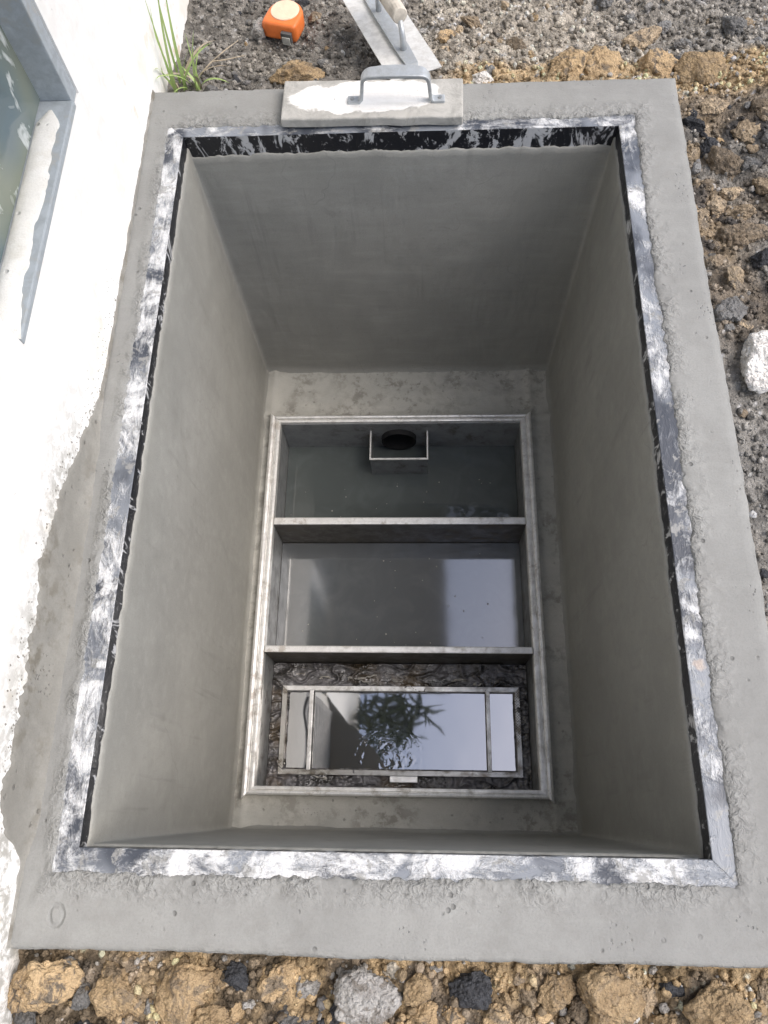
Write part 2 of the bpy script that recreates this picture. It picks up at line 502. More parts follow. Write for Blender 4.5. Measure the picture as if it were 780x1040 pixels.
def mat_soil(name, attr=True, base=(0.3, 0.2, 0.1), dark=0.25, scale=1.0, rough=0.95, rnd=0.35, speck=0.35):
    t = NT(name)
    vec = t.pos
    if attr:
        at = t.n('ShaderNodeAttribute', attribute_name='col')
        c = at.outputs['Color']
    else:
        oi = t.n('ShaderNodeObjectInfo')
        c = t.mix(oi.outputs['Random'], tuple(v * (1 - rnd) for v in base), tuple(v * (1 + rnd) for v in base))
        lo = t.noise(vec, 22, 4, 0.65, 0.4)
        c = t.mix(t.ramp(lo, 0.42, 0.66, 0, 0.6), c, t.mix(1.0, c, (0.62, 0.60, 0.60), 'MULTIPLY'))
        dust = t.math('MULTIPLY', t.ramp(t.noise(vec, 48, 4, 0.7, 0.6), 0.50, 0.62), t.ramp(oi.outputs['Random'], 0.1, 0.9, 0.3, 0.95))
        if max(base) < 0.56 and min(base) > 0.1: c = t.mix(dust, c, (0.17, 0.15, 0.125))
        c = t.mix(t.ramp(lo, 0.28, 0.44, 0.5, 0), c, t.mix(1.0, c, (1.2, 1.22, 1.28), 'MULTIPLY'))
    a = t.noise(vec, 90 * scale, 6, 0.75, 0.3)
    b = t.noise(vec, 330 * scale, 4, 0.75)
    e = t.voro(vec, 210 * scale)
    c = t.mix(t.ramp(a, 0.36, 0.62, dark, 0), c, t.mix(1.0, c, (0.30, 0.28, 0.26), 'MULTIPLY'))
    c = t.mix(t.ramp(b, 0.52, 0.72, 0, speck), c, t.mix(1.0, c, (1.9, 1.85, 1.8), 'MULTIPLY'))
    c = t.mix(t.ramp(b, 0.28, 0.42, 0.3, 0), c, t.mix(1.0, c, (0.4, 0.4, 0.4), 'MULTIPLY'))
    h = t.math('ADD', t.math('MULTIPLY', a, 1.3), t.math('ADD', t.math('MULTIPLY', b, 0.55), t.math('MULTIPLY', e, -0.5)))
    return t.out(c, rough, 0, t.bump(h, 0.006, 1.0), spec=0.25)


M['soil'] = mat_soil('crumbly_site_soil')
CL = {'ochre': (0.53, 0.39, 0.23), 'tan': (0.49, 0.39, 0.27), 'brown': (0.31, 0.25, 0.18), 'black': (0.062, 0.065, 0.072),
      'grey': (0.25, 0.25, 0.245), 'greypale': (0.42, 0.41, 0.39), 'pale': (0.62, 0.57, 0.48), 'white': (0.80, 0.78, 0.74)}
for k, c in CL.items():
    M['clod_' + k] = mat_soil(k + '_clod', False, c, 0.34 if k not in ('white', 'pale', 'greypale') else 0.1, 1.0, 0.95 if k != 'black' else 0.6, 0.32, 0.3)


def mat_wood_float():
    t = NT('cement_caked_wood')
    g = t.noise(t.scale(t.obj, (0.12, 1.6, 1.0)), 60, 5, 0.65, 0.4)
    b = t.noise(t.obj, 30, 5, 0.7, 0.4)
    n = t.noise(t.obj, 13, 4, 0.65, 0.3)
    # pale bare patch around the handle: an oval left uncaked
    dn = t.n('ShaderNodeVectorMath', operation='LENGTH')
    sc = t.n('ShaderNodeVectorMath', operation='MULTIPLY')
    off = t.n('ShaderNodeVectorMath', operation='ADD'); off.inputs[1].default_value = (0.004, -0.004, 0)
    t.put(off.inputs[0], t.obj); t.put(sc.inputs[0], off.outputs[0]); sc.inputs[1].default_value = (8.3, 29.0, 0)
    t.put(dn.inputs[0], sc.outputs[0])
    d = t.math('ADD', dn.outputs['Value'], t.math('MULTIPLY', t.math('SUBTRACT', n, 0.5), 1.3))
    f = t.ramp(d, 0.93, 1.04, 1, 0)
    cem = t.mix(t.ramp(b, 0.35, 0.65), (0.34, 0.335, 0.31), (0.46, 0.45, 0.42))
    pale = t.mix(t.ramp(g, 0.45, 0.75), (0.88, 0.87, 0.84), (0.74, 0.73, 0.69))
    pale = t.mix(t.ramp(t.noise(t.obj, 95, 3, 0.6), 0.68, 0.74, 0, 0.8), pale, (0.25, 0.24, 0.22))
    c = t.mix(f, cem, pale)
    return t.out(c, 0.85, 0, t.bump(t.math('SUBTRACT', b, t.math('MULTIPLY', f, 0.35)), 0.004, 0.7))


M['float'] = mat_wood_float()


def mat_simple(name, c, rough, var=0.15, scale=60, bump=0.0015):
    t = NT(name)
    a = t.noise(t.obj, scale, 5, 0.65)
    col = t.mix(t.ramp(a, 0.35, 0.7), c, tuple(v * (1 - 2 * var) for v in c))
    return t.out(col, rough, 0, t.bump(a, bump, 0.6))


M['grip'] = mat_simple('worn_pale_wood_grip', (0.62, 0.57, 0.49), 0.7, 0.18)
M['orange'] = mat_simple('orange_plastic_case', (0.80, 0.20, 0.045), 0.4, 0.05)
M['label'] = mat_simple('faded_cream_label', (0.86, 0.63, 0.46), 0.55, 0.06)
M['rubber'] = mat_simple('grey_rubber', (0.10, 0.10, 0.10), 0.6)
M['tape'] = mat_simple('steel_tape_hook', (0.55, 0.55, 0.5), 0.35)
M['bark'] = mat_simple('brown_bark', (0.10, 0.075, 0.05), 0.9, 0.25, 20, 0.01)
M['twig'] = mat_simple('dry_straw', (0.50, 0.42, 0.31), 0.8)


def mat_leaf(name, c0, c1):
    t = NT(name)
    oi = t.n('ShaderNodeObjectInfo')
    c = t.mix(t.noise(t.pos, 28, 2), c0, c1)
    t.b.inputs['Subsurface Weight'].default_value = 0.0
    return t.out(c, 0.5)


M['leaf'] = mat_leaf('tree_leaf_green', (0.022, 0.036, 0.016), (0.045, 0.065, 0.03))
M['grass'] = mat_leaf('grass_blade_green', (0.24, 0.37, 0.10), (0.40, 0.50, 0.19))

# ------------------------------------------------------------------ dimensions (metres, collar top at z = 0)
PW, PL, PD = 0.68, 1.03, 0.692             # pit opening and depth
CX0, CX1, CY0, CY1 = -0.064, 0.780, -0.100, 1.131   # collar outer edge; the house wall stands at CX0
WALLX = -0.060
WATER = -0.800


# ------------------------------------------------------------------ ground
def ground_height(x, y):
    x = np.asarray(x, float); y = np.asarray(y, float)
    back = smooth01(y, 1.13, 1.36)
    h = -0.036 - 0.055 * back
    near = np.exp(-np.maximum(np.hypot(x - 0.36, y - 0.5) - 1.2, 0) * 1.2)
    lump = 0.016 * fbm(x, y, 7, 3, 4)
    d1, d2, _ = worley(x + 0.012 * vnoise(x, y, 40, 8), y + 0.012 * vnoise(x, y, 40, 9), 26, 5)
    clod = 0.013 * np.clip(1 - d1 * 1.35, 0, 1)
    e1, e2, _ = worley(x + 0.004 * vnoise(x, y, 120, 8), y, 78, 15)
    crumb = 0.0055 * np.clip(1 - e1 * 1.3, 0, 1)
    fine = 0.0022 * fbm(x, y, 160, 31, 2)
    rough = 0.45 + 0.55 * smooth01(fbm(x, y, 4, 77, 2), -0.35, 0.25)
    flat = 1 - 0.72 * smooth01(x, 0.78, 0.81) * smooth01(0.62 - y, 0.0, 0.12)      # trodden smoother beside the collar
    h = h + near * (lump * flat + rough * flat * clod + crumb * (0.4 + 0.6 * flat) + fine)
    h = h + 0.012 * smooth01(x, 0.83, 0.95) * near
    return np.minimum(h, -0.012 + 0.02 * smooth01(np.maximum(np.maximum(x - CX1, CY0 - y), y - CY1), 0.01, 0.06))


def ground_colour(x, y):
    x = np.asarray(x, float); y = np.asarray(y, float)
    dark = np.array((0.232, 0.219, 0.198)); black = np.array((0.07, 0.07, 0.074)); grit = np.array((0.52, 0.47, 0.395))
    ochre = np.array((0.50, 0.37, 0.215)); brown = np.array((0.25, 0.20, 0.145)); gray = np.array((0.27, 0.262, 0.245))
    n1 = fbm(x, y, 11, 41, 4); n2 = fbm(x, y, 24, 42, 4); n3 = fbm(x, y, 7, 43, 3)
    def mixc(c, w, k): return c * (1 - w[..., None]) + k * w[..., None]
    c = np.broadcast_to(dark, x.shape + (3,)).copy()
    c = mixc(c, smooth01(n3, -0.1, 0.4) * 0.5, np.array((0.33, 0.305, 0.265)))
    backm = smooth01(y, 1.10, 1.14)
    pale = backm * smooth01(x + 0.06 * n1, 0.34, 0.46) * (1 - 0.75 * smooth01(x + 0.06 * n2, 0.70, 0.86))
    c = mixc(c, pale * 0.8, grit)
    gr = backm * smooth01(x + 0.05 * n1, 0.62, 0.75) * smooth01(y + 0.04 * n2, 1.22, 1.28)
    c = mixc(c, gr * 0.35, gray)
    och = backm * smooth01(x + 0.05 * n2, 0.36, 0.48) * (1 - smooth01(y + 0.05 * n1, 1.205, 1.245))
    c = mixc(c, och * 0.9, ochre)
    right = smooth01(x, 0.76, 0.79) * (1 - backm)
    c = mixc(c, right * smooth01(n1, -0.2, 0.25) * 0.65, brown)
    edge = right * (1 - smooth01(x + 0.04 * n2, 0.82, 0.87)) * smooth01(y + 0.1 * n3, 0.70, 0.82)
    c = mixc(c, edge * smooth01(n2, -0.35, 0.1) * 0.8, (ochre + brown) / 2)
    c = mixc(c, right * (1 - smooth01(y + 0.1 * n1, 0.62, 0.74)) * 0.6, gray)
    c = mixc(c, right * smooth01(n2, 0.12, 0.35) * smooth01(y, .6, .8) * 0.8, black)
    front = 1 - smooth01(y, -0.09, -0.06)
    c = mixc(c, front * 0.85, brown * 0.95)
    c = mixc(c, front * smooth01(n2, -0.45, 0.0) * 0.9, ochre * 0.95)
    c = mixc(c, front * smooth01(n1, 0.20, 0.42) * 0.75, np.array((0.085, 0.075, 0.064)))
    _, _, cid = worley(x, y, 78, 15)
    fade = 1 - smooth01(np.hypot(x - 0.45, y - 0.6), 1.0, 1.9)            # single crumbs are only told apart close by
    c = c * (1 + fade * (0.76 * cid - 0.38))[..., None]
    lt = (_hash(np.floor(x * 260), np.floor(y * 260), 5) > 0.965) & (fade > 0.5)
    return np.where((lt & (n3 > -0.2))[..., None], np.minimum(c * 2.6 + 0.05, 0.6), c)


def axis(lo, hi, step, far):
    core = np.arange(lo, hi + step / 2, step)
    g = [step * 2] + [0.014] * 85
    while sum(g) < far: g.append(g[-1] * 1.3)
    o = np.cumsum(g)
    return np.concatenate([lo - o[::-1], core, hi + o])


gx = axis(-0.08, 1.06, 0.0045, 60); gy = axis(-0.25, 1.56, 0.0045, 60)
GX, GY = np.meshgrid(gx, gy)
GZ = ground_height(GX, GY)
ny, nx = GX.shape
idx = np.arange(nx * ny).reshape(ny, nx)
quad = np.stack([idx[:-1, :-1], idx[:-1, 1:], idx[1:, 1:], idx[1:, :-1]], -1)
cxm = (GX[:-1, :-1] + GX[1:, 1:]) / 2; cym = (GY[:-1, :-1] + GY[1:, 1:]) / 2
quad = quad[~((cxm > -0.028) & (cxm < 0.735) & (cym > -0.055) & (cym < 1.085))]
quad = quad.reshape(-1, 4)
gme = bpy.data.meshes.new('ground')
gme.vertices.add(nx * ny)
gme.vertices.foreach_set('co', np.stack([GX, GY, GZ], -1).astype(np.float32).ravel())
gme.loops.add(quad.size); gme.loops.foreach_set('vertex_index', quad.ravel().astype(np.int32))
gme.polygons.add(len(quad)); gme.polygons.foreach_set('loop_start', np.arange(0, quad.size, 4, dtype=np.int32))
gme.polygons.foreach_set('use_smooth', np.ones(len(quad), bool))
ca = gme.color_attributes.new('col', 'FLOAT_COLOR', 'POINT')
gc = ground_colour(GX, GY)
ca.data.foreach_set('color', np.concatenate([gc, np.ones(gc.shape[:2] + (1,))], -1).astype(np.float32).ravel())
gme.update(calc_edges=True); gme.validate()
ground = link('ground', gme, M['soil'])
tag(ground, 'crumbly ochre and dark grey building site soil around the pit', None, kind='structure')


# clods and stones lying in the soil: parts of the ground
def clod_mesh(name, seed, sub, jag, flat):
    bm = bmesh.new()
    bmesh.ops.create_icosphere(bm, subdivisions=sub, radius=1.0)
    o = Vector((seed * 3.7, seed * 1.3, seed * 7.1))
    rr_ = random.Random(int(seed * 100))
    planes = []
    for _ in range(15):
        nk = Vector((rr_.gauss(0, 1), rr_.gauss(0, 1), rr_.gauss(0, 1))).normalized()
        planes.append((nk, rr_.uniform(0.66, 1.0)))
    sx, sy, sz = 1.1, 0.68 + 0.3 * ((seed * 37) % 10) / 10, flat
    for v in bm.verts:
        p = v.co.copy()
        r = min(dk / max(p.dot(nk), 0.12) for nk, dk in planes)
        r = min(r, 1.25)
        r += 0.22 * jag * mn.noise(p * 1.7 + o) + 0.20 * jag * mn.noise(p * 4.2 + o)
        if sub > 4:
            r += 0.085 * jag * mn.noise(p * 9 + o) + 0.055 * jag * mn.noise(p * 19 + o)
            d, _ = mn.voronoi(p * 2.6 + o)
            r -= 0.12 * jag * (1 - min(1, (d[1] - d[0]) * 5))
        v.co = Vector((p.x * sx, p.y * sy, p.z * sz)) * r
    me = bpy.data.meshes.new(name)
    bmesh.ops.recalc_face_normals(bm, faces=bm.faces)
    bm.to_mesh(me); bm.free()
    me.polygons.foreach_set('use_smooth', [True] * len(me.polygons))
    return me


BIG = [clod_mesh('clod', i + 1, 5, 0.62, 0.72) for i in range(9)]
SMALL = [clod_mesh('clod', i + 31, 3, 0.60, 0.78) for i in range(9)]
for me in BIG + SMALL: me.materials.append(M['clod_ochre'])
PLACED = [('ochre',0.164,1.205,0.040),('ochre',0.683,1.210,0.043),('ochre',0.618,1.200,0.036),('ochre',0.768,1.205,0.037),('ochre',0.834,1.177,0.047),('pale',0.43,1.221,0.020),('white',0.478,1.172,0.017),('tan',0.757,1.305,0.033),
 ('tan',0.843,1.098,0.020),('tan',0.888,1.04,0.024),('brown',0.842,0.982,0.030),('black',0.827,1.012,0.018),('tan',0.821,0.905,0.023),('brown',0.806,0.934,0.014),('brown',0.843,0.839,0.033),('black',0.87,0.786,0.020),('tan',0.8,0.887,0.013),('tan',0.853,0.885,0.020),
 ('tan',0.824,0.76,0.017),('grey',0.809,0.702,0.022),('brown',0.796,0.787,0.014),('tan',0.893,0.931,0.017),('grey',0.800,0.973,0.012),('grey',0.877,0.971,0.018),
 ('ochre',-0.026,-0.135,0.032),('grey',0.013,-0.148,0.013),('ochre',0.052,-0.142,0.034),('ochre',0.121,-0.141,0.037),('black',0.178,-0.125,0.015),('grey',0.086,-0.155,0.009),('greypale',0.316,-0.136,0.032),('ochre',0.371,-0.132,0.015),('pale',0.345,-0.115,0.011),
 ('greypale',0.254,-0.133,0.015),('ochre',0.225,-0.128,0.023),('black',0.428,-0.132,0.022),('tan',0.484,-0.131,0.016),('ochre',0.514,-0.128,0.018),('ochre',0.57,-0.137,0.034),('brown',0.539,-0.146,0.014),('ochre',0.676,-0.136,0.030),('greypale',0.690,-0.170,0.016),('black',0.631,-0.125,0.012),
 ('grey',0.558,-0.166,0.018),('ochre',0.407,-0.158,0.014),('grey',-0.046,-0.165,0.013),('tan',0.725,-0.122,0.014),('black',0.289,-0.156,0.015),('ochre',0.455,-0.160,0.02),('ochre',0.625,-0.160,0.022),('ochre',0.16,-0.172,0.025),('grey',0.245,-0.165,0.02)]
used = []


def put_clod(kind, x, y, r, big):
    z = float(ground_height(np.array([x]), np.array([y]))[0])
    o = bpy.data.objects.new('clod' if kind in ('ochre', 'tan', 'brown') else 'stone', random.choice(BIG if big else SMALL))
    COL.objects.link(o)
    o.parent = ground
    s = r / 1.06
    o.scale = (s, s, s * random.uniform(0.75, 1.0))
    o.rotation_euler = (random.uniform(-.4, .4), random.uniform(-.4, .4), random.uniform(0, 6.28))
    o.location = (x, y, min(z + random.uniform(-0.15, 0.22) * r, -0.002 + 0.25 * r))
    o.material_slots[0].link = 'OBJECT'
    o.material_slots[0].material = M['clod_' + kind]
    used.append((x, y, r))


for k, x, y, r in PLACED:
    put_clod(k, x, y, r, r > 0.012)


def zone_kind(x, y):
    u = random.random()
    if y > 1.13:
        if x < 0.40: tab = (('grey', .55), ('black', .75), ('greypale', .88), ('brown', .96), ('ochre', 1))
        elif y < 1.23: tab = (('ochre', .62), ('tan', .85), ('brown', .95), ('grey', 1))
        elif x < 0.70: tab = (('tan', .35), ('pale', .55), ('greypale', .8), ('ochre', .9), ('brown', 1))
        else: tab = (('grey', .3), ('greypale', .5), ('tan', .9), ('black', 1))
    elif y < CY0: tab = (('ochre', .48), ('tan', .62), ('black', .74), ('grey', .87), ('greypale', 1))
    elif y > 0.68: tab = (('tan', .22), ('brown', .38), ('black', .66), ('grey', .8), ('ochre', 1))
    else: tab = (('grey', .55), ('black', .75), ('brown', .92), ('greypale', 1))
    for k, p in tab:
        if u <= p: return k


tries = 0
while len(used) < 292 and tries < 20000:
    tries += 1
    zone = random.random()
    if zone < 0.32: x, y = random.uniform(-0.03, 1.0), random.uniform(1.145, 1.46)
    elif zone < 0.62: x, y = random.uniform(0.792, 0.99), random.uniform(0.22, 1.15)
    else: x, y = random.uniform(-0.04, 0.80), random.uniform(-0.215, -0.112)
    r = 0.006 + 0.016 * random.random() ** (2.2 if zone < 0.62 else 1.1)
    if x > 0.78 and y < 0.66 and random.random() < 0.7: continue
    if x < 0.42 and y > 1.2: r *= 0.6
    if min(math.hypot(x - a, y - b) - 0.72 * c for a, b, c in used) < r * (0.75 if zone < 0.62 else 0.42): continue
    if math.hypot(x - 0.129, y - 1.374) < 0.045 + r or math.hypot(x - 0.835, y - 0.62) < 0.045 + r: continue
    if abs((x - 0.33) * 0.91 + (y - 1.25) * 0.41) < 0.05 + r and y > 1.14: continue
    put_clod(zone_kind(x, y), x, y, r, r > 0.012)

# uncountable grit and crumbs between the clods
ico = bmesh.new(); bmesh.ops.create_icosphere(ico, subdivisions=1, radius=1.0)
IV = np.array([v.co[:] for v in ico.verts]); IF = np.array([[v.index for v in f.verts] for f in ico.faces]); ico.free()


def grit(name, n, region, rlo, rhi, parent):
    xs, ys = region(n)
    zs = ground_height(xs, ys)
    rr = rlo + (rhi - rlo) * rng.random(len(xs)) ** 2.5
    ang = rng.random(len(xs)) * 6.28
    S = rng.uniform(0.65, 1.15, (len(xs), 3))
    J = rng.uniform(0.72, 1.22, (len(xs), len(IV), 1))
    P = IV[None] * J * S[:, None, :] * rr[:, None, None]
    ca_, sa_ = np.cos(ang)[:, None], np.sin(ang)[:, None]
    P = np.stack([P[..., 0] * ca_ - P[..., 1] * sa_, P[..., 0] * sa_ + P[..., 1] * ca_, P[..., 2]], -1)
    P += np.stack([xs, ys, zs + rr * 0.35], -1)[:, None, :]
    base = ground_colour(xs, ys) * rng.uniform(0.6, 1.7, (len(xs), 1))
    lt = rng.random(len(xs)) < 0.07
    base[lt] = np.array((0.42, 0.40, 0.37)) * rng.uniform(0.7, 1.3, (lt.sum(), 1))
    F = (IF[None] + (np.arange(len(xs)) * len(IV))[:, None, None]).reshape(-1, 3)
    me = bpy.data.meshes.new(name)
    me.vertices.add(P.shape[0] * P.shape[1]); me.vertices.foreach_set('co', P.astype(np.float32).ravel())
    me.loops.add(F.size); me.loops.foreach_set('vertex_index', F.ravel().astype(np.int32))
    me.polygons.add(len(F)); me.polygons.foreach_set('loop_start', np.arange(0, F.size, 3, dtype=np.int32))
    c4 = np.concatenate([np.clip(base, 0.01, 0.7), np.ones((len(xs), 1))], 1)
    at = me.color_attributes.new('col', 'FLOAT_COLOR', 'POINT')
    at.data.foreach_set('color', np.repeat(c4, len(IV), 0).astype(np.float32).ravel())
    me.update(calc_edges=True)
    o = link(name, me, M['soil'], parent)
    tag(o, kind='stuff')
    return o


def reg(n):
    k = rng.random(n)
    x = np.where(k < .36, rng.uniform(-.05, 1.05, n), np.where(k < .66, rng.uniform(.786, 1.05, n), rng.uniform(-.055, .9, n)))
    y = np.where(k < .36, rng.uniform(1.138, 1.5, n), np.where(k < .66, rng.uniform(-.2, 1.2, n), rng.uniform(-.3, -.105, n)))
    keep = ~((x < 0.787) & (y < 1.136) & (y > -0.104))
    return x[keep], y[keep]


grit('grit', 21000, reg, 0.0012, 0.0062, ground)

# ------------------------------------------------------------------ concrete pit
pit = empty('concrete_pit', (PW / 2, PL / 2, 0), 'rectangular pit lined with smooth grey cement and a raised cement collar', 'pit')


def perimeter_points(n_long, n_short):
    """unit square loop as (side, t)"""
    r = []
    for s, n in ((0, n_short), (1, n_long), (2, n_short), (3, n_long)):
        for i in range(n): r.append((s, i / n))
    return r


def rect_pt(x0, x1, y0, y1, s, t):
    if s == 0: return np.array((x0 + (x1 - x0) * t, y0))
    if s == 1: return np.array((x1, y0 + (y1 - y0) * t))
    if s == 2: return np.array((x1 + (x0 - x1) * t, y1))
    return np.array((x0, y1 + (y0 - y1) * t))


PER = perimeter_points(520, 380)
INR = (-0.0250, 0.7030, -0.0232, 1.0485)          # where the cement meets the steel strip
OUT = (CX0, CX1, CY0, CY1)
CV, CF = [], []
NR = 13
for (s, t) in PER:
    a = rect_pt(*INR, s, t); b = rect_pt(*OUT, s, t)
    nrm = (b - a) / (np.linalg.norm(b - a) + 1e-9)
    rag = 0.0030 * float(fbm(a[0], a[1], 95, 4, 4, 0.65)) * 1.6 + 0.0042 * float(fbm(a[0], a[1], 13, 14, 3))
    a2 = a + nrm * rag
    ro = 0.0 if s == 3 else 0.0022 * float(fbm(b[0], b[1], 45, 6, 4, 0.6)) + 0.0028 * float(fbm(b[0], b[1], 2.5, 19, 2))
    b2 = b + nrm * ro
    for k in range(NR):
        if k == 0: p, z = a2, -0.0045
        elif k == 1: p, z = a2 + nrm * 0.0006, -0.0002
        elif k == 2: p, z = a2 + nrm * 0.0028, 0.0022
        elif k <= 9:
            w = (k - 2) / 7.0
            p = a2 + nrm * 0.0028 + (b2 - a2 - nrm * 0.0098) * w
            z = 0.0022 - 0.0016 * w + 0.0016 * float(fbm(p[0], p[1], 9, 21, 3)) + 0.0006 * float(fbm(p[0], p[1], 45, 25, 2)) + 0.0012 * max(0, 1 - w * 3.2) * float(fbm(p[0], p[1], 60, 27, 2))
        elif k == 10: p, z = b2 - nrm * 0.003, -0.0022
        elif k == 11: p, z = b2, -0.0075
        else: p, z = b2, -0.17
        CV.append((p[0], p[1], z))
NP_ = len(PER)
for i in range(NP_):
    j = (i + 1) % NP_
    for k in range(NR - 1):
        CF.append((i * NR + k, i * NR + k + 1, j * NR + k + 1, j * NR + k))
col_o = from_py('collar', CV, CF, M['collar'], pit, smooth=True, world_coords=True)
rub_a = col_o.data.attributes.new('rub', 'FLOAT', 'POINT')
rub_a.data.foreach_set('value', np.tile(np.array([1, 1, 1] + [max(0.0, 1 - 2.1 * (k - 2) / 7.0) for k in range(3, 10)] + [0.5, 0.6, 0.6], np.float32), NP_))


# steel angle edging: flat top flange and a leg turned down into the pit, one bar for each side
def mitred_bar(name, prof, closed, p0, p1, inward, mats, fm, parent, n=40, wob=0.0, seed=0):
    """prof: (offset outward from the inner edge, z). p0 -> p1 is the inner edge; corners mitred outwards."""
    p0, p1, inward = np.array(p0, float), np.array(p1, float), np.array(inward, float)
    d = (p1 - p0) / np.linalg.norm(p1 - p0)
    V, F, FM = [], [], []
    for i in range(n + 1):
        for (w, z) in prof:
            a = p0 - d * w * 0.999; b = p1 + d * w * 0.999
            q = a + (b - a) * i / n - inward * w
            dz = wob * float(vnoise(q[0] * 1.0, q[1] + w * 9, 9, seed))
            V.append((q[0], q[1], z + dz))
    m = len(prof)
    for i in range(n):
        for k in range(m if closed else m - 1):
            kk = (k + 1) % m
            F.append((i * m + k, i * m + kk, (i + 1) * m + kk, (i + 1) * m + k)); FM.append(fm[k])
    F.append(tuple(range(m))[::-1]); FM.append(fm[0]); F.append(tuple(n * m + k for k in range(m))); FM.append(fm[0])
    o = from_py(name, V, F, mats, parent, world_coords=True, fmat=FM)
    bm = bmesh.new(); bm.from_mesh(o.data); bmesh.ops.recalc_face_normals(bm, faces=bm.faces); bm.to_mesh(o.data); bm.free()
    return o


EP = [(0.0, -0.050), (0.0, -0.0008), (0.0008, 0.0), (0.034, 0.0), (0.034, -0.004), (0.005, -0.004), (0.005, -0.050)]
EFM = [1, 0, 0, 0, 0, 1, 1]
mitred_bar('steel_edge', EP, True, (0, 0), (PW, 0), (0, 1), [M['strip_xw'], M['leg']], EFM, pit, wob=0.0006, seed=1)
mitred_bar('steel_edge', EP, True, (PW, 0), (PW, PL), (-1, 0), [M['strip_y'], M['leg']], EFM, pit, wob=0.0006, seed=2)
mitred_bar('steel_edge', EP, True, (PW, PL), (0, PL), (0, -1), [M['strip_x'], M['leg_back']], EFM, pit, wob=0.0006, seed=3)
mitred_bar('steel_edge', EP, True, (0, PL), (0, 0), (1, 0), [M['strip_yw'], M['leg']], EFM, pit, wob=0.0006, seed=4)


# four plastered walls with a ragged top lip below the steel
def pit_wall(p0, p1, inward, seed, lip):
    p0, p1, inward = np.array(p0, float), np.array(p1, float), np.array(inward, float)
    L = np.linalg.norm(p1 - p0); d = (p1 - p0) / L
    nu, nv = int(L / 0.004), 60
    V, F = [], []
    for i in range(nu + 1):
        u = i / nu * L
        top = lip + 0.0035 * float(fbm(u, seed, 60, seed, 4, 0.65)) * 1.5 + 0.0018 * float(vnoise(u, seed, 6, seed + 3))
        for k in range(nv + 3):
            if k == 0: w, z = -0.012, top - 0.001
            elif k == 1: w, z = 0.0008, top
            elif k == 2: w, z = 0.0026, top - 0.0022
            else:
                f = (k - 2) / nv
                z = top - 0.0022 + (-PD - 0.01 - top) * f
                edge = min(1, min(u, L - u) / 0.05)
                cove = 0.006 * (min(1, f * 8) * max(0, 1 - min(u, L - u) / 0.010) ** 2 + max(0, 1 - (z + PD) / 0.014) ** 2)
                w = 0.0026 + edge * (0.0035 * float(fbm(u, z + seed, 4.5, seed, 3)) + 0.0008 * float(fbm(u, z, 26, seed, 2))) * min(1, f * 6) + cove
            q = p0 + d * u + inward * w
            V.append((q[0], q[1], z))
    m = nv + 3
    for i in range(nu):
        for k in range(m - 1):
            F.append((i * m + k, (i + 1) * m + k, (i + 1) * m + k + 1, i * m + k + 1))
    o = from_py('wall_lining', V, F, M['pitwall'], pit, smooth=True, world_coords=True)
    return o


pit_wall((PW, PL), (0, PL), (0, -1), 3, -0.037)
pit_wall((0, PL), (0, 0), (1, 0), 5, -0.021)
pit_wall((PW, 0), (PW, PL), (-1, 0), 9, -0.023)
pit_wall((0, 0), (PW, 0), (0, 1), 12, -0.030)

# cement ledge round the grease trap
TX0, TX1, TY0, TY1 = 0.023, 0.630, 0.066, 0.901        # outside of the trap rim
V, F = [], []
lx = np.arange(0.0, PW + 0.001, 0.005); ly = np.arange(0.0, PL + 0.001, 0.005)
LX, LY = np.meshgrid(lx, ly)
LZ = -PD + 0.0035 * fbm(LX, LY, 14, 8, 4) + 0.0016 * fbm(LX, LY, 70, 9, 2)
dd = np.minimum(np.minimum(np.abs(LX - TX0), np.abs(LX - TX1)), np.minimum(np.abs(LY - TY0), np.abs(LY - TY1)))
LZ = LZ + 0.006 * np.exp(-dd / 0.012)
n_ = len(lx)
V = list(zip(LX.ravel(), LY.ravel(), LZ.ravel()))
for j in range(len(ly) - 1):
    for i in range(n_ - 1):
        xm, ym = lx[i] + .0025, ly[j] + .0025
        if TX0 + 0.012 < xm < TX1 - 0.012 and TY0 + 0.012 < ym < TY1 - 0.012: continue
        F.append((j * n_ + i, j * n_ + i + 1, (j + 1) * n_ + i + 1, (j + 1) * n_ + i))
from_py('floor_ledge', V, F, M['ledge'], pit, smooth=True, world_coords=True)

# ------------------------------------------------------------------ grease trap sunk in the pit floor
trap = empty('grease_trap', ((TX0 + TX1) / 2, (TY0 + TY1) / 2, -1.1), 'stainless steel three chamber grease trap sunk in the pit floor', 'grease trap')
ZT = -0.672
IX0, IX1, IY0, IY1 = 0.048, 0.603, 0.082, 0.879        # inside of the tank
RP = [(0.0, ZT - 0.024), (0.0, ZT - 0.0042), (0.0014, ZT - 0.0030), (0.0050, ZT - 0.0024), (0.0096, ZT - 0.0026), (0.0106, ZT - 0.0034), (0.0112, ZT - 0.0062), (0.0128, ZT - 0.0062), (0.0132, ZT - 0.0016), (0.0146, ZT - 0.0003), (0.0190, ZT + 0.0006),
      (0.0230, ZT - 0.0004), (0.0245, ZT - 0.0018), (0.0245, ZT - 0.024)]
RFM = [0] * 14
RPY = [(w * 0.68, z) for w, z in RP]
for prof, a, b, inn in ((RPY, (IX0, IY0), (IX1, IY0), (0, 1)), (RP, (IX1, IY0), (IX1, IY1), (-1, 0)), (RPY, (IX1, IY1), (IX0, IY1), (0, -1)), (RP, (IX0, IY1), (IX0, IY0), (1, 0))):
    # mitre lines follow the wider rails, so short rails end on the long rails' inner edge
    mitred_bar('rim_rail', prof, True, a, b, inn, [M['trap_rim']], RFM, trap, n=30, wob=0.0007, seed=7)
ZB = -1.10
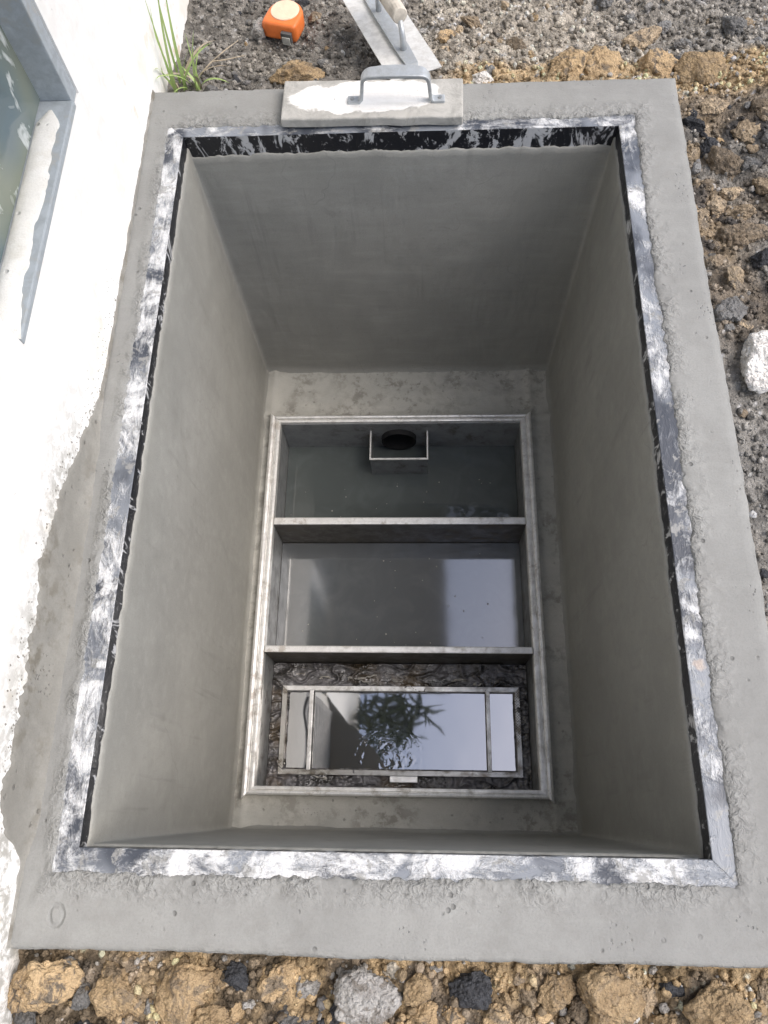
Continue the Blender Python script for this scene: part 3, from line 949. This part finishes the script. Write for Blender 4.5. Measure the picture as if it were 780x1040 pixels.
box('tank_wall', IX0 - 0.004, IX0 - 0.001, IY0 - 0.004, IY1 + 0.004, ZB, ZT - 0.010, M['trap_wall'], trap, world_coords=True)
box('tank_wall', IX1 + 0.001, IX1 + 0.004, IY0 - 0.004, IY1 + 0.004, ZB, ZT - 0.010, M['trap_wall'], trap, world_coords=True)
box('tank_wall', IX0 - 0.0005, IX1 + 0.0005, IY0 - 0.004, IY0 - 0.001, ZB, ZT - 0.010, M['trap_wall'], trap, world_coords=True)
# back wall with the inlet hole
CXI, CZI, RI = 0.322, -0.752, 0.042
bm = bmesh.new()
NS = 48
rim_o, rim_i = [], []
for k in range(NS):
    a = 2 * math.pi * k / NS
    rim_i.append(bm.verts.new((CXI + RI * math.cos(a), IY1 + 0.001, CZI + RI * math.sin(a))))
    ca_, sa_ = math.cos(a), math.sin(a)
    f = min((0.281 if ca_ > 0 else 0.274) / max(abs(ca_), 1e-6), (0.070 if sa_ > 0 else 0.348) / max(abs(sa_), 1e-6))
    rim_o.append(bm.verts.new((CXI + f * ca_, IY1 + 0.001, CZI + f * sa_)))
for ux, uz in ((0.281, 0.070), (-0.274, 0.070), (-0.274, -0.348), (0.281, -0.348)):      # square the plate's corners
    k = int(round(math.atan2(uz, ux) / (2 * math.pi / NS))) % NS
    rim_o[k].co = (CXI + ux, IY1 + 0.001, CZI + uz)
for k in range(NS):
    j = (k + 1) % NS
    bm.faces.new((rim_i[k], rim_i[j], rim_o[j], rim_o[k]))
bm.normal_update()
bmesh.ops.solidify(bm, geom=bm.faces[:], thickness=0.003)
bm_obj('tank_wall', bm, M['trap_wall'], trap, world_coords=True)
box('tank_floor', IX0, IX1, IY0, IY1, ZB - 0.003, ZB, M['trap_wall'], trap, world_coords=True)
# pipe behind the hole, open towards the tank
bm = bmesh.new()
prev = None
for (y, r) in ((IY1 - 0.014, RI - 0.0005), (IY1 - 0.014, RI - 0.0035), (IY1 + 0.20, RI - 0.0035), (IY1 + 0.20, 0.0005)):
    ring = [bm.verts.new((CXI + r * math.cos(2 * math.pi * k / NS), y, CZI + r * math.sin(2 * math.pi * k / NS))) for k in range(NS)]
    if prev:
        for k in range(NS): bm.faces.new((prev[k], prev[(k + 1) % NS], ring[(k + 1) % NS], ring[k]))
    prev = ring
first = [bm.verts.new((CXI + (RI - 0.0005) * math.cos(2 * math.pi * k / NS), IY1 + 0.0005, CZI + (RI - 0.0005) * math.sin(2 * math.pi * k / NS))) for k in range(NS)]
bm.verts.ensure_lookup_table()
for k in range(NS): bm.faces.new((bm.verts[k], bm.verts[(k + 1) % NS], first[(k + 1) % NS], first[k]))
bm_obj('inlet_pipe', bm, M['dark'], trap, smooth=False, world_coords=True)
# open-topped deflector box in front of the pipe
BX0, BX1, BY, BZ = 0.256, 0.390, 0.803, -0.720
ib = box('deflector_box', BX0, BX1, BY, BY + 0.002, -0.95, BZ, M['trap_wall'], trap, world_coords=True)
for xa in (BX0, BX1 - 0.002):
    box('side_plate', xa, xa + 0.002, BY + 0.0022, IY1 - 0.001, -0.95, BZ - 0.001, M['trap_wall'], ib, world_coords=True)
# bright folded lip round the box
box('lip', BX0 - 0.0015, BX1 + 0.0015, BY - 0.0012, BY + 0.0032, BZ, BZ + 0.003, M['basket_bar'], ib, world_coords=True)
for xa in (BX0 - 0.0014, BX1 - 0.0018):
    box('lip', xa, xa + 0.0032, BY + 0.0034, IY1 - 0.001, BZ - 0.0005, BZ + 0.0026, M['basket_bar'], ib, world_coords=True)
# two baffles with folded bright top flanges
for y0, y1 in ((0.625, 0.6415), (0.343, 0.357)):
    bf = box('baffle', IX0 + 0.0002, IX1 - 0.0002, y0 + 0.001, y0 + 0.0035, ZB + 0.06, ZT - 0.0065, M['baffle'], trap, world_coords=True)
    box('flange', IX0 + 0.0004, IX1 - 0.0004, y0, y1, ZT - 0.006, ZT + 0.0006, M['trap_rim'], bf, bevel=0.0026, world_coords=True)


def water_sheet(name, y0, y1, mat, label):
    bm = bmesh.new()
    vs = [bm.verts.new(p) for p in ((IX0, y0, WATER), (IX1, y0, WATER), (IX1, y1, WATER), (IX0, y1, WATER))]
    bm.faces.new(vs)
    o = bm_obj(name, bm, mat)
    tag(o, label, None, kind='structure')
    return o


water_sheet('water', 0.6455, IY1 - 0.0005, M['water_far'], 'dark green still water in front of the inlet pipe')
water_sheet('water', 0.3600, 0.6245, M['water_mid'], 'grey water in the middle chamber between the two baffles')
water_sheet('water', IY0, 0.3425, M['water_near'], 'bright reflecting water inside the strainer basket')

# flecks floating on the far water
bm = bmesh.new()
for k in range(46):
    x, y = random.uniform(IX0 + .01, IX1 - .01), random.choice((random.uniform(.66, .79), random.uniform(.37, .61)))
    r = random.uniform(0.0008, 0.0022)
    vs = [bm.verts.new((x + r * random.uniform(.6, 1.3) * math.cos(a), y + r * random.uniform(.6, 1.3) * math.sin(a), WATER + 0.0006)) for a in np.arange(6) * math.pi / 3]
    top = bm.verts.new((x, y, WATER + 0.0016))
    for q in range(6): bm.faces.new((vs[q], vs[(q + 1) % 6], top))
fl = bm_obj('floating_flecks', bm, mat_simple('pale_fat_fleck', (0.42, 0.41, 0.37), 0.6))
tag(fl, 'tiny pale flecks floating on the dark chamber water', 'flecks', kind='stuff')

# ------------------------------------------------------------------ strainer basket in the near chamber
KX0, KX1, KY0, KY1, KZ = 0.083, 0.574, 0.119, 0.281, -0.787
basket = empty('strainer_basket', ((KX0 + KX1) / 2, (KY0 + KY1) / 2, -0.98), 'perforated steel strainer basket with two cross bars, full of water', 'basket')
BP = [(0.0, -0.96), (0.0, KZ - 0.001), (0.001, KZ), (0.0105, KZ), (0.0110, KZ - 0.001), (0.0110, KZ - 0.004), (0.002, KZ - 0.004), (0.002, -0.96)]
for a, b, inn in (((KX0, KY0), (KX1, KY0), (0, 1)), ((KX1, KY0), (KX1, KY1), (-1, 0)), ((KX1, KY1), (KX0, KY1), (0, -1)), ((KX0, KY1), (KX0, KY0), (1, 0))):
    mitred_bar('side_panel', BP, True, a, b, inn, [M['basket'] if inn[1] != -1 else M['basket_bar']], [0] * 8, basket, n=20, wob=0.0005, seed=5)
box('bottom_panel', KX0 + .0003, KX1 - .0003, KY0 + .0003, KY1 - .0003, -0.963, -0.9605, M['basket'], basket, world_coords=True)
for xc in (0.1365, 0.5165):
    box('cross_bar', xc - 0.0042, xc + 0.0042, KY0 - 0.002, KY1 + 0.002, KZ + 0.0012, KZ + 0.0045, M['basket_bar'], basket, bevel=0.001, world_coords=True)
box('lift_tab', 0.308, 0.366, 0.0945, 0.1075, KZ - 0.0015, KZ + 0.0035, M['basket_bar'], basket, bevel=0.0015, world_coords=True)

# grease and sludge lying round the basket
sxs = np.arange(IX0, IX1 + .0005, 0.0022); sys_ = np.arange(IY0, 0.3435, 0.0022)
SX, SY = np.meshgrid(sxs, sys_)
wx = SX + 0.016 * fbm(SX, SY, 20, 61, 2); wy = SY + 0.016 * fbm(SX, SY, 20, 62, 2)
ridge = 1 - np.abs(fbm(wx * 0.55, wy * 1.3, 34, 63, 2)) * 2.6
SZ = WATER + 0.003 + 0.005 * fbm(SX, SY, 18, 64, 3) + 0.009 * np.clip(ridge, 0, 1) ** 2.5 + 0.001 * fbm(SX, SY, 120, 65, 2)
d1, _, _ = worley(SX, SY, 90, 66)
gran = smooth01(0.155 - SY, 0, 0.03) + smooth01(SX, 0.56, 0.59)
SZ = SZ + 0.005 * np.clip(1 - d1 * 1.4, 0, 1) * np.clip(gran, 0, 1)
# rolled scum lump in the strip behind the basket
SZ = SZ + 0.010 * np.exp(-(((SX - 0.245) / 0.020) ** 2 + ((SY - 0.306) / 0.010) ** 2)) * (0.6 + 0.6 * np.clip(ridge, 0, 1))
V = list(zip(SX.ravel(), SY.ravel(), SZ.ravel())); F = []
n_ = len(sxs)
for j in range(len(sys_) - 1):
    for i in range(n_ - 1):
        xm, ym = sxs[i] + .0011, sys_[j] + .0011
        if KX0 + .0015 < xm < KX1 - .0015 and KY0 + .0015 < ym < KY1 - .0015: continue
        F.append((j * n_ + i, j * n_ + i + 1, (j + 1) * n_ + i + 1, (j + 1) * n_ + i))
sl = from_py('grease_sludge', V, F, M['sludge'], smooth=True)
M['scum'] = mat_simple('pale_curled_scum', (0.62, 0.585, 0.53), 0.35, 0.2, 120, 0.002)
for (fx, fy, fr, fs, fo) in ((0.262, 0.306, 0.019, 0.42, 0.0), (0.225, 0.305, 0.012, 0.35, 0.5), (0.335, 0.304, 0.015, 0.25, 2.2), (0.455, 0.303, 0.018, 0.22, 0.2), (0.50, 0.301, 0.012, 0.3, 2.9), (0.155, 0.100, 0.014, 0.32, -0.4), (0.165, 0.307, 0.016, 0.25, 0.35)):
    bm = bmesh.new()
    pts_, rad_ = [], []
    for k in range(26):
        a = fo + k / 25 * (5.4 if fr > 0.0185 else 2.6)
        w_ = 1 + 0.35 * math.sin(3.1 * a + fx * 90) + 0.2 * math.sin(7 * a)
        px_, py_ = fx + fr * w_ * math.cos(a), fy + fr * fs * w_ * math.sin(a)
        pts_.append(Vector((px_, py_, WATER + 0.0105 + 0.003 * math.sin(4 * a + fx * 50))))
        rad_.append(0.0005 + 0.0019 * abs(math.sin(2.3 * a + fx * 30)) * math.sin(math.pi * (k + 0.5) / 26))
    tube(bm, pts_, rad_, 6)
    bm_obj('scum_curl', bm, M['scum'], sl, smooth=True)
tag(sl, 'dark wrinkled grease and sludge lying around the strainer basket', 'sludge', kind='stuff')

# ------------------------------------------------------------------ house on the left
house = empty('house', (-0.4, 1.0, -0.4), 'white painted house wall with a small blue grey window beside the pit', 'house')
WY0, WY1, WZ0, WZ1 = 0.513, 0.890, 0.200, 1.08       # window opening
bm = bmesh.new()
xs0, xs1 = -0.26, WALLX
add_box(bm, xs0, xs1, -4, WY0, -0.5, 2.75)
add_box(bm, xs0, xs1, WY1, 5, -0.5, 2.75)
add_box(bm, xs0, xs1, WY0 + 0.0002, WY1 - 0.0002, -0.5, WZ0)
add_box(bm, xs0, xs1, WY0 + 0.0002, WY1 - 0.0002, WZ1, 2.75)
bm_obj('wall', bm, M['wall'], house, world_coords=True)
# unseen awnings guessed from grey reflections, cut and lowered to darken the water
def slab(name, outline, z0, z1, mat, parent):
    bm = bmesh.new()
    lo = [bm.verts.new((x, y, z0)) for x, y in outline]; hi = [bm.verts.new((x, y, z1)) for x, y in outline]
    bm.faces.new(lo[::-1]); bm.faces.new(hi)
    for i in range(len(lo)):
        j = (i + 1) % len(lo); bm.faces.new((lo[i], lo[j], hi[j], hi[i]))
    return bm_obj(name, bm, mat, parent, world_coords=True)


slab('unseen_awning', [(WALLX + 0.002, -0.7), (0.25, -0.7), (0.25, 0.17), (WALLX + 0.002, 0.53)], 1.13, 1.165, M['soffit'], house)
slab('unseen_awning', [(WALLX + 0.002, 0.56), (0.500, 0.56), (0.500, 1.62), (WALLX + 0.002, 1.62)], 1.13, 1.165, M['soffit'], house)
for y0, y1, z0, z1 in ((-0.20, 0.455, 0.275, 1.10), (0.965, 1.62, 0.335, 1.10)):  # unseen shutters added to darken the white wall's reflection in the water
    shut = box('added_shutter', WALLX + 0.001, WALLX + 0.018, y0, y1, z0, z1, M['added_shutter'], house, bevel=0.003, world_coords=True)
    for k in range(int((z1 - z0 - 0.06) / 0.06)):
        box('slat', WALLX + 0.0185, WALLX + 0.026, y0 + 0.04, y1 - 0.04, z0 + 0.03 + k * 0.06, z0 + 0.078 + k * 0.06, M['added_shutter'], shut, bevel=0.002, world_coords=True)
win = box('window', -0.1065, -0.1005, WY0 + 0.022, WY1 - 0.022, WZ0 + 0.012, WZ1 - 0.022, M['glass'], house, world_coords=True)
box('frame_post', -0.118, -0.062, WY1 - 0.0235, WY1 - 0.0005, WZ0 + 0.001, WZ1 - 0.001, M['alu'], win, bevel=0.002, world_coords=True)
box('frame_post', -0.118, -0.092, WY0 + 0.0005, WY0 + 0.0235, WZ0 + 0.0105, WZ1 - 0.001, M['alu'], win, bevel=0.002, world_coords=True)
box('frame_rail', -0.118, -0.068, WY0 + 0.024, WY1 - 0.024, WZ1 - 0.024, WZ1 - 0.001, M['alu'], win, bevel=0.002, world_coords=True)
box('frame_rail', -0.118, -0.0585, WY0 + 0.0006, WY1 - 0.024, WZ0 + 0.0005, WZ0 + 0.010, M['alu'], win, bevel=0.002, world_coords=True)
# lumpy white mortar along the sill
V, F = [], []
nu = 70
for i in range(nu + 1):
    y = WY0 + 0.0008 + (WY1 - WY0 - 0.0408) * i / nu
    e = min(1, (WY1 - 0.04 - y) / 0.03 + 0.15)
    wob = float(fbm(y, 3, 30, 5, 3)); wo2 = float(fbm(y, 9, 34, 6, 3))
    wo3 = float(fbm(y, 5, 90, 8, 3))
    for k, (x, z) in enumerate(((-0.0995, 0.0105), (-0.096 + 0.003 * wob, 0.0135), (-0.086, 0.0140 + 0.002 * wob + 0.001 * wo3), (-0.075 + 0.004 * wo2, 0.0128 + 0.0012 * wo3), (-0.0690 + 0.005 * wo2 + 0.001 * wo3 + 0.0098 * float(smooth01(np.array(WY0 + 0.045 + 0.01 * wob - y), 0, 0.03)), 0.0102))):
        V.append((-0.085 + (x + 0.085) * e, y, WZ0 + 0.0095 + (z - 0.0095) * e))
for i in range(nu):
    for k in range(4): F.append((i * 5 + k, i * 5 + k + 1, (i + 1) * 5 + k + 1, (i + 1) * 5 + k))
from_py('sill_mortar', V, F, M['mortar'], win, smooth=True, world_coords=True)

# rough cement dragged up the foot of the wall
V, F = [], []
ys = np.arange(-0.098, 1.128, 0.0018)
NK = 12
for y in ys:
    h0 = 0.060 * float(smooth01(np.array(0.62 - y), 0, 0.30)) + 0.006
    g_ = 0.3 + h0 / 0.05
    top = h0 * (1 + 0.30 * float(fbm(y, 1, 8, 51, 3))) + g_ * (0.011 * float(fbm(y, 2, 37, 52, 5, 0.62)))
    top = max(0.003, top)
    top *= float(smooth01(np.array(y + 0.012 * float(vnoise(y, 8, 60, 3))), -0.035, 0.06)) * 0.93 + 0.07
    for k in range(NK + 1):
        f = k / NK
        z = -0.006 + (top + 0.006) * f
        th = 0.0012 + 0.0042 * (1 - f) ** 1.3 + 0.0016 * float(fbm(y, z, 70, 55, 3)) * (1 - f ** 4)
        if k == NK: th = -0.002
        V.append((WALLX + th + (0.010 * (1 - f) ** 5), y, z))
for i in range(len(ys) - 1):
    for k in range(NK):
        a = i * (NK + 1) + k
        F.append((a, a + NK + 1, a + NK + 2, a + 1))
from_py('cement_smear', V, F, M['smear'], house, smooth=True, world_coords=True)
V, F = [], []
for k in range(420):                                         # dabs of cement spattered above the smear
    y = random.uniform(-0.09, 0.75)
    h0 = 0.060 * float(smooth01(np.array(0.62 - y), 0, 0.30)) + 0.006
    z = h0 * random.uniform(0.75, 1.15) + abs(random.gauss(0, 0.016))
    r0 = random.uniform(0.0006, 0.0022) * (1 if z < h0 * 1.6 else 0.6)
    i = len(V)
    V.append((WALLX + 0.0005 + r0 * 0.35, y, z))
    for q in range(7): V.append((WALLX - 0.0003, y + r0 * random.uniform(.6, 1.3) * math.cos(q * .9), z + r0 * random.uniform(.6, 1.6) * math.sin(q * .9)))
    for q in range(7): F.append((i, i + 1 + q, i + 1 + (q + 1) % 7))
sp_ = from_py('cement_spatter', V, F, M['smear'], house, smooth=True, world_coords=True)
sp_['kind'] = 'stuff'

# ------------------------------------------------------------------ tools
# wooden plastering float lying on the far rim
fl_ = empty('hand_float', (0.300, 1.078, 0.0032), 'cement caked wooden hand float with metal handle lying on the pit rim', 'hand float', rz=math.radians(-0.9))
bm = bmesh.new()
add_box(bm, -0.1415, 0.1415, -0.041, 0.041, 0.0, 0.017)
bmesh.ops.subdivide_edges(bm, edges=[e for e in bm.edges if abs(e.verts[0].co.x - e.verts[1].co.x) > 0.1], cuts=40, use_grid_fill=True)
bm_obj('board', bm, M['float'], fl_)
me = fl_.children[0].data
for v in me.vertices:
    n = mn.noise(Vector((v.co.x * 40, v.co.y * 40, 3)))
    v.co.y += 0.0014 * n; v.co.z += 0.0006 * n
bv = fl_.children[0].modifiers.new('soft_edges', 'BEVEL'); bv.width = 0.003; bv.segments = 3; bv.limit_method = 'ANGLE'


def ribbon(bm, path, wid, thick, up_axis_y=True):
    """flat bar following a path in the xz plane with a width along y"""
    rings = []
    for i, (x, z, w) in enumerate(path):
        a = path[max(i - 1, 0)]; b = path[min(i + 1, len(path) - 1)]
        tx, tz = b[0] - a[0], b[1] - a[1]; l = math.hypot(tx, tz); nx_, nz_ = -tz / l, tx / l
        t = thick / 2
        rings.append([bm.verts.new((x + nx_ * s * t, q * w / 2, z + nz_ * s * t)) for s, q in ((1, -1), (1, 1), (-1, 1), (-1, -1))])
    for a, b in zip(rings[:-1], rings[1:]):
        for k in range(4): bm.faces.new((a[k], a[(k + 1) % 4], b[(k + 1) % 4], b[k]))
    bm.faces.new(rings[0][::-1]); bm.faces.new(rings[-1])


hx = 0.0535
path = [(-hx - 0.022, 0.0015, 0.014), (-hx - 0.004, 0.0015, 0.014), (-hx, 0.006, 0.012), (-hx + 0.0015, 0.020, 0.012), (-hx + 0.003, 0.034, 0.015)]
for a in np.linspace(0, math.pi / 2, 6)[1:]:
    path.append((-hx + 0.003 + 0.014 * (1 - math.cos(a)), 0.034 + 0.014 * math.sin(a), 0.015 + 0.007 * a / 1.57))
path += [(-0.02, 0.0495, 0.024), (0.0, 0.050, 0.0245)]
path = path + [(-x, z, w) for x, z, w in path[-2::-1]]
bm = bmesh.new(); ribbon(bm, path, 0.02, 0.0055)
ho = bm_obj('handle', bm, M['galv'], fl_, bevel=0.0016)
ho.location = (0.0375, -0.006, 0.0172)
for sx_ in (-1, 1):
    bm = bmesh.new()
    bmesh.ops.create_cone(bm, cap_ends=True, segments=12, radius1=0.0034, radius2=0.0026, depth=0.002)
    so = bm_obj('screw', bm, M['screw'], fl_); so.location = (0.0375 + sx_ * (hx + 0.0145), -0.006, 0.0225)

# steel finishing trowel leaning from the soil on to the rim
ang = math.atan2(0.928, -0.358)
tr = empty('finishing_trowel', (0.325, 1.258, -0.0075), 'grey steel finishing trowel with round wooden grip behind the hand float', 'trowel')
tr.rotation_euler = (Matrix.Rotation(ang, 4, 'Z') @ Matrix.Rotation(math.radians(6.1), 4, 'Y')).to_euler()
bm = bmesh.new()
add_box(bm, -0.125, 0.130, -0.043, 0.043, 0.0, 0.0022)
bm_obj('blade', bm, M['trowel_steel'], tr, bevel=0.0007)
bm = bmesh.new()
ribbon(bm, [(-0.118, 0.0023, 0.010), (-0.105, 0.0062, 0.020), (-0.06, 0.0068, 0.024), (0.06, 0.0068, 0.024), (0.105, 0.0062, 0.020), (0.118, 0.0023, 0.010)], 0.02, 0.0035)
bm_obj('mounting_bar', bm, M['galv'], tr, bevel=0.0008)
for xx in (-0.064, 0.055):
    bm = bmesh.new(); tube(bm, [Vector((xx, 0, 0.006)), Vector((xx, 0, 0.03)), Vector((xx * 0.86, 0, 0.050))], [0.0055, 0.005, 0.0045], 10)
    bm_obj('stem', bm, M['galv'], tr, smooth=True)
bm = bmesh.new()
gp = [(-0.058, .0112), (-0.056, .0128), (-0.03, .0135), (0.01, .0138), (0.045, .0128), (0.056, .0118), (0.060, .0095)]
tube(bm, [Vector((x, 0, 0.058)) for x, _ in gp], [r for _, r in gp], 18)
bm_obj('grip', bm, M['grip'], tr, smooth=False)

# orange tape measure lying on the soil
zt = float(ground_height(np.array([0.130]), np.array([1.374]))[0]) + 0.002
tm = empty('tape_measure', (0.130, 1.384, zt), 'orange plastic tape measure with round cream face lying on dark soil', 'tape measure', rz=math.radians(-18))


def rounded_prism(bm, outline, z0, z1, inset, steps=4):
    rings = []
    for k in range(steps + 1):
        a = k / steps * math.pi / 2
        rings.append((z0 + inset * (1 - math.sin(a)), 1 - (inset * (1 - math.sin(math.pi / 2 - 0)) if False else inset * (1 - math.sin(a)) / 0.03)))
    lay = [(z0 + inset * (1 - math.cos(a)), inset * (1 - math.sin(a))) for a in np.linspace(0, math.pi / 2, steps)]
    lay += [(z1 - inset * (1 - math.cos(a)), inset * (1 - math.sin(a))) for a in np.linspace(math.pi / 2, 0, steps)]
    prev = None; allr = []
    for z, ins in lay:
        ring = []
        for x, y in outline:
            l = math.hypot(x, y); s = (l - ins) / l
            ring.append(bm.verts.new((x * s, y * s, z)))
        if prev:
            n = len(ring)
            for i in range(n): bm.faces.new((prev[i], prev[(i + 1) % n], ring[(i + 1) % n], ring[i]))
        prev = ring; allr.append(ring)
    bm.faces.new(allr[0][::-1]); bm.faces.new(allr[-1])


ol = []
for i in range(40):
    a = 2 * math.pi * i / 40
    c, s = math.cos(a), math.sin(a)
    r = 0.033 if s > -0.15 else min(0.045, 0.033 / max(0.72, abs(c) if abs(c) > abs(s) else abs(s)))
    ol.append((r * c * 1.0, r * s * 1.02))
bm = bmesh.new(); rounded_prism(bm, ol, 0.0, 0.032, 0.006); bm_obj('case', bm, M['orange'], tm, smooth=True)
bm = bmesh.new(); rounded_prism(bm, [(0.0262 * math.cos(a), 0.0262 * math.sin(a)) for a in np.arange(36) * math.pi / 18], 0.030, 0.0338, 0.0012)
bm_obj('face_disc', bm, M['label'], tm).location = (0, 0.003, 0)
box('tape_mouth', 0.006, 0.026, -0.0415, -0.034, 0.002, 0.022, M['rubber'], tm, bevel=0.0015)
box('tape_hook', 0.009, 0.024, -0.0435, -0.0418, 0.002, 0.016, M['tape'], tm, bevel=0.0004)


# ------------------------------------------------------------------ loose stones that stand out
def lone_stone(name, label, kind, loc, r, seed, flat=0.7, jag=0.5, stretch=(1, 1)):
    me = clod_mesh(name, seed, 5, jag, flat)
    me.materials.append(M['clod_' + kind])
    o = link(name, me, M['clod_' + kind])
    o.location = loc; o.scale = (r * stretch[0], r * stretch[1], r)
    o.rotation_euler = (0.1, 0.15, seed)
    return tag(o, label, 'stone')


lone_stone('stone', 'pale angular stone lying on dark soil beside the cement collar', 'white', (0.838, 0.618, -0.012), 0.034, 4.3, 0.75, 0.45)
lone_stone('stone', 'grey white mortar lump touching the orange tape measure', 'greypale', (0.082, 1.378, zt + 0.010), 0.021, 6.1, 0.7, 0.35, (0.6, 1.2))

# ------------------------------------------------------------------ grass and dry stalk by the wall corner
gz = float(ground_height(np.array([-0.02]), np.array([1.19]))[0])
tuft = empty('grass_tuft', (-0.022, 1.180, gz), 'tuft of green grass growing between the white wall and the cement collar', 'grass')
for k in range(24):
    ln = random.uniform(0.04, 0.10) if k > 4 else random.uniform(0.12, 0.19)
    az = random.uniform(0, 6.28) if k > 4 else math.radians(random.uniform(75, 130))
    lean = random.uniform(0.3, 1.5) if k > 4 else random.uniform(0.18, 0.5)
    w = random.uniform(0.0009, 0.0030) * (1.2 if k < 8 else 1)
    bx_, by_ = random.uniform(-0.022, 0.026), random.uniform(-0.02, 0.02)
    V, F = [], []
    x = y = z = 0.0; th = lean * 0.35
    NSG = 8
    for i in range(NSG + 1):
        f = i / NSG
        ww = w * (1 - f ** 2.2) + 0.0001
        px, py = -math.sin(az), math.cos(az)
        V += [(bx_ + x - px * ww, by_ + y - py * ww, z), (bx_ + x, by_ + y, z - 0.0006), (bx_ + x + px * ww, by_ + y + py * ww, z)]
        st = ln / NSG
        x += math.cos(az) * math.sin(th) * st; y += math.sin(az) * math.sin(th) * st; z += math.cos(th) * st
        x = max(x, -0.034 - bx_)
        th += lean / NSG * 1.3
    for i in range(NSG):
        F += [(i * 3, i * 3 + 1, i * 3 + 4, i * 3 + 3), (i * 3 + 1, i * 3 + 2, i * 3 + 5, i * 3 + 4)]
    from_py('blade', V, F, M['twig'] if (k > 4 and random.random() < 0.3) else M['grass'], tuft, smooth=True)
bm = bmesh.new()
tz = float(ground_height(np.array([0.03]), np.array([1.26]))[0]) + 0.008
tube(bm, [Vector((-0.01, 1.235, tz + .004)), Vector((0.01, 1.262, tz + .008)), Vector((0.035, 1.268, tz + .006)), Vector((0.065, 1.285, tz))], [.0014, .0013, .001, .0006], 6)
tube(bm, [Vector((0.01, 1.262, tz + .008)), Vector((0.03, 1.288, tz + .008)), Vector((0.05, 1.32, tz + .002))], [.0011, .0009, .0005], 6)
tag(bm_obj('dry_stalk', bm, M['twig'], smooth=True), 'thin forked dry stalk lying on soil next to the grass tuft', 'stalk')

# ------------------------------------------------------------------ tree beyond the pit: its bough hangs over and mirrors in the basket water
tree = empty('tree', (0.9, 3.4, -0.1), 'leafy tree whose bough overhangs the pit and mirrors in the water', 'tree')
bm = bmesh.new()
trunk = [Vector((0.9, 3.4, -0.15)), Vector((0.92, 3.35, 1.0)), Vector((0.85, 3.2, 2.2)), Vector((0.8, 3.3, 3.2)), Vector((0.9, 3.5, 4.4))]
tube(bm, trunk, [.11, .095, .08, .06, .02], 12)
bough = [Vector((0.85, 3.2, 2.2)), Vector((0.62, 2.5, 2.9)), Vector((0.38, 1.7, 3.1)), Vector((0.22, 1.05, 2.95)), Vector((0.14, 0.62, 2.75))]
tube(bm, bough, [.05, .04, .028, .016, .006], 8)
tube(bm, [Vector((0.8, 3.3, 3.2)), Vector((1.4, 3.9, 3.9)), Vector((1.6, 4.3, 4.4))], [.04, .03, .01], 8)
bm_obj('trunk', bm, M['bark'], tree, smooth=True, world_coords=True)


def leaves(centres, n):
    V, F = [], []
    for c, rad in centres:
        for _ in range(int(n * rad)):
            d = Vector((random.gauss(0, 1), random.gauss(0, 1), random.gauss(0, .8))) * rad * 0.42
            p = Vector(c) + d
            a = Vector((random.uniform(-1, 1), random.uniform(-1, 1), random.uniform(-.7, .2))).normalized()
            b = a.cross(Vector((random.uniform(-.4, .4), random.uniform(-.4, .4), 1))).normalized()
            l, w = random.uniform(.05, .085), random.uniform(.016, .026)
            i = len(V)
            V += [p, p + a * l * .5 + b * w, p + a * l, p + a * l * .5 - b * w]
            F.append((i, i + 1, i + 2, i + 3))
    return V, F


cents = [((0.06, 0.50, 2.60), .17), ((0.0, 0.62, 2.66), .17), ((0.16, 0.62, 2.70), .18), ((0.27, 0.55, 2.70), .15), ((0.36, 0.66, 2.80), .15), ((0.18, 0.72, 2.76), .14), ((0.10, 0.42, 2.58), .10)]
for k in range(26):
    cents.append(((0.9 + random.gauss(0, .6), 3.8 + random.gauss(0, .5), 4.0 + random.gauss(0, .5)), .4))
V, F = leaves(cents[7:], 900)
for (cx_, cy_, cz_), rad in cents[:7]:
    for k in range(26):                                     # long narrow drooping leaflets
        a = random.uniform(0, 6.28); up = random.uniform(-0.5, 0.35); ln = random.uniform(0.10, 0.21)
        d = Vector((math.cos(a), math.sin(a), up)).normalized()
        sd = d.cross(Vector((0, 0, 1))).normalized() * random.uniform(0.007, 0.013)
        p0 = Vector((cx_ + random.gauss(0, .025), cy_ + random.gauss(0, .025), cz_ + random.gauss(0, .03)))
        p1 = p0 + d * ln * 0.55; p2 = p0 + d * ln - Vector((0, 0, 0.3 * ln))
        i = len(V)
        V += [p0 - sd * .4, p0 + sd * .4, p1 + sd, p1 - sd, p2]
        F += [(i, i + 1, i + 2, i + 3), (i + 3, i + 2, i + 4)]
from_py('crown', V, F, M['leaf'], tree, world_coords=True)
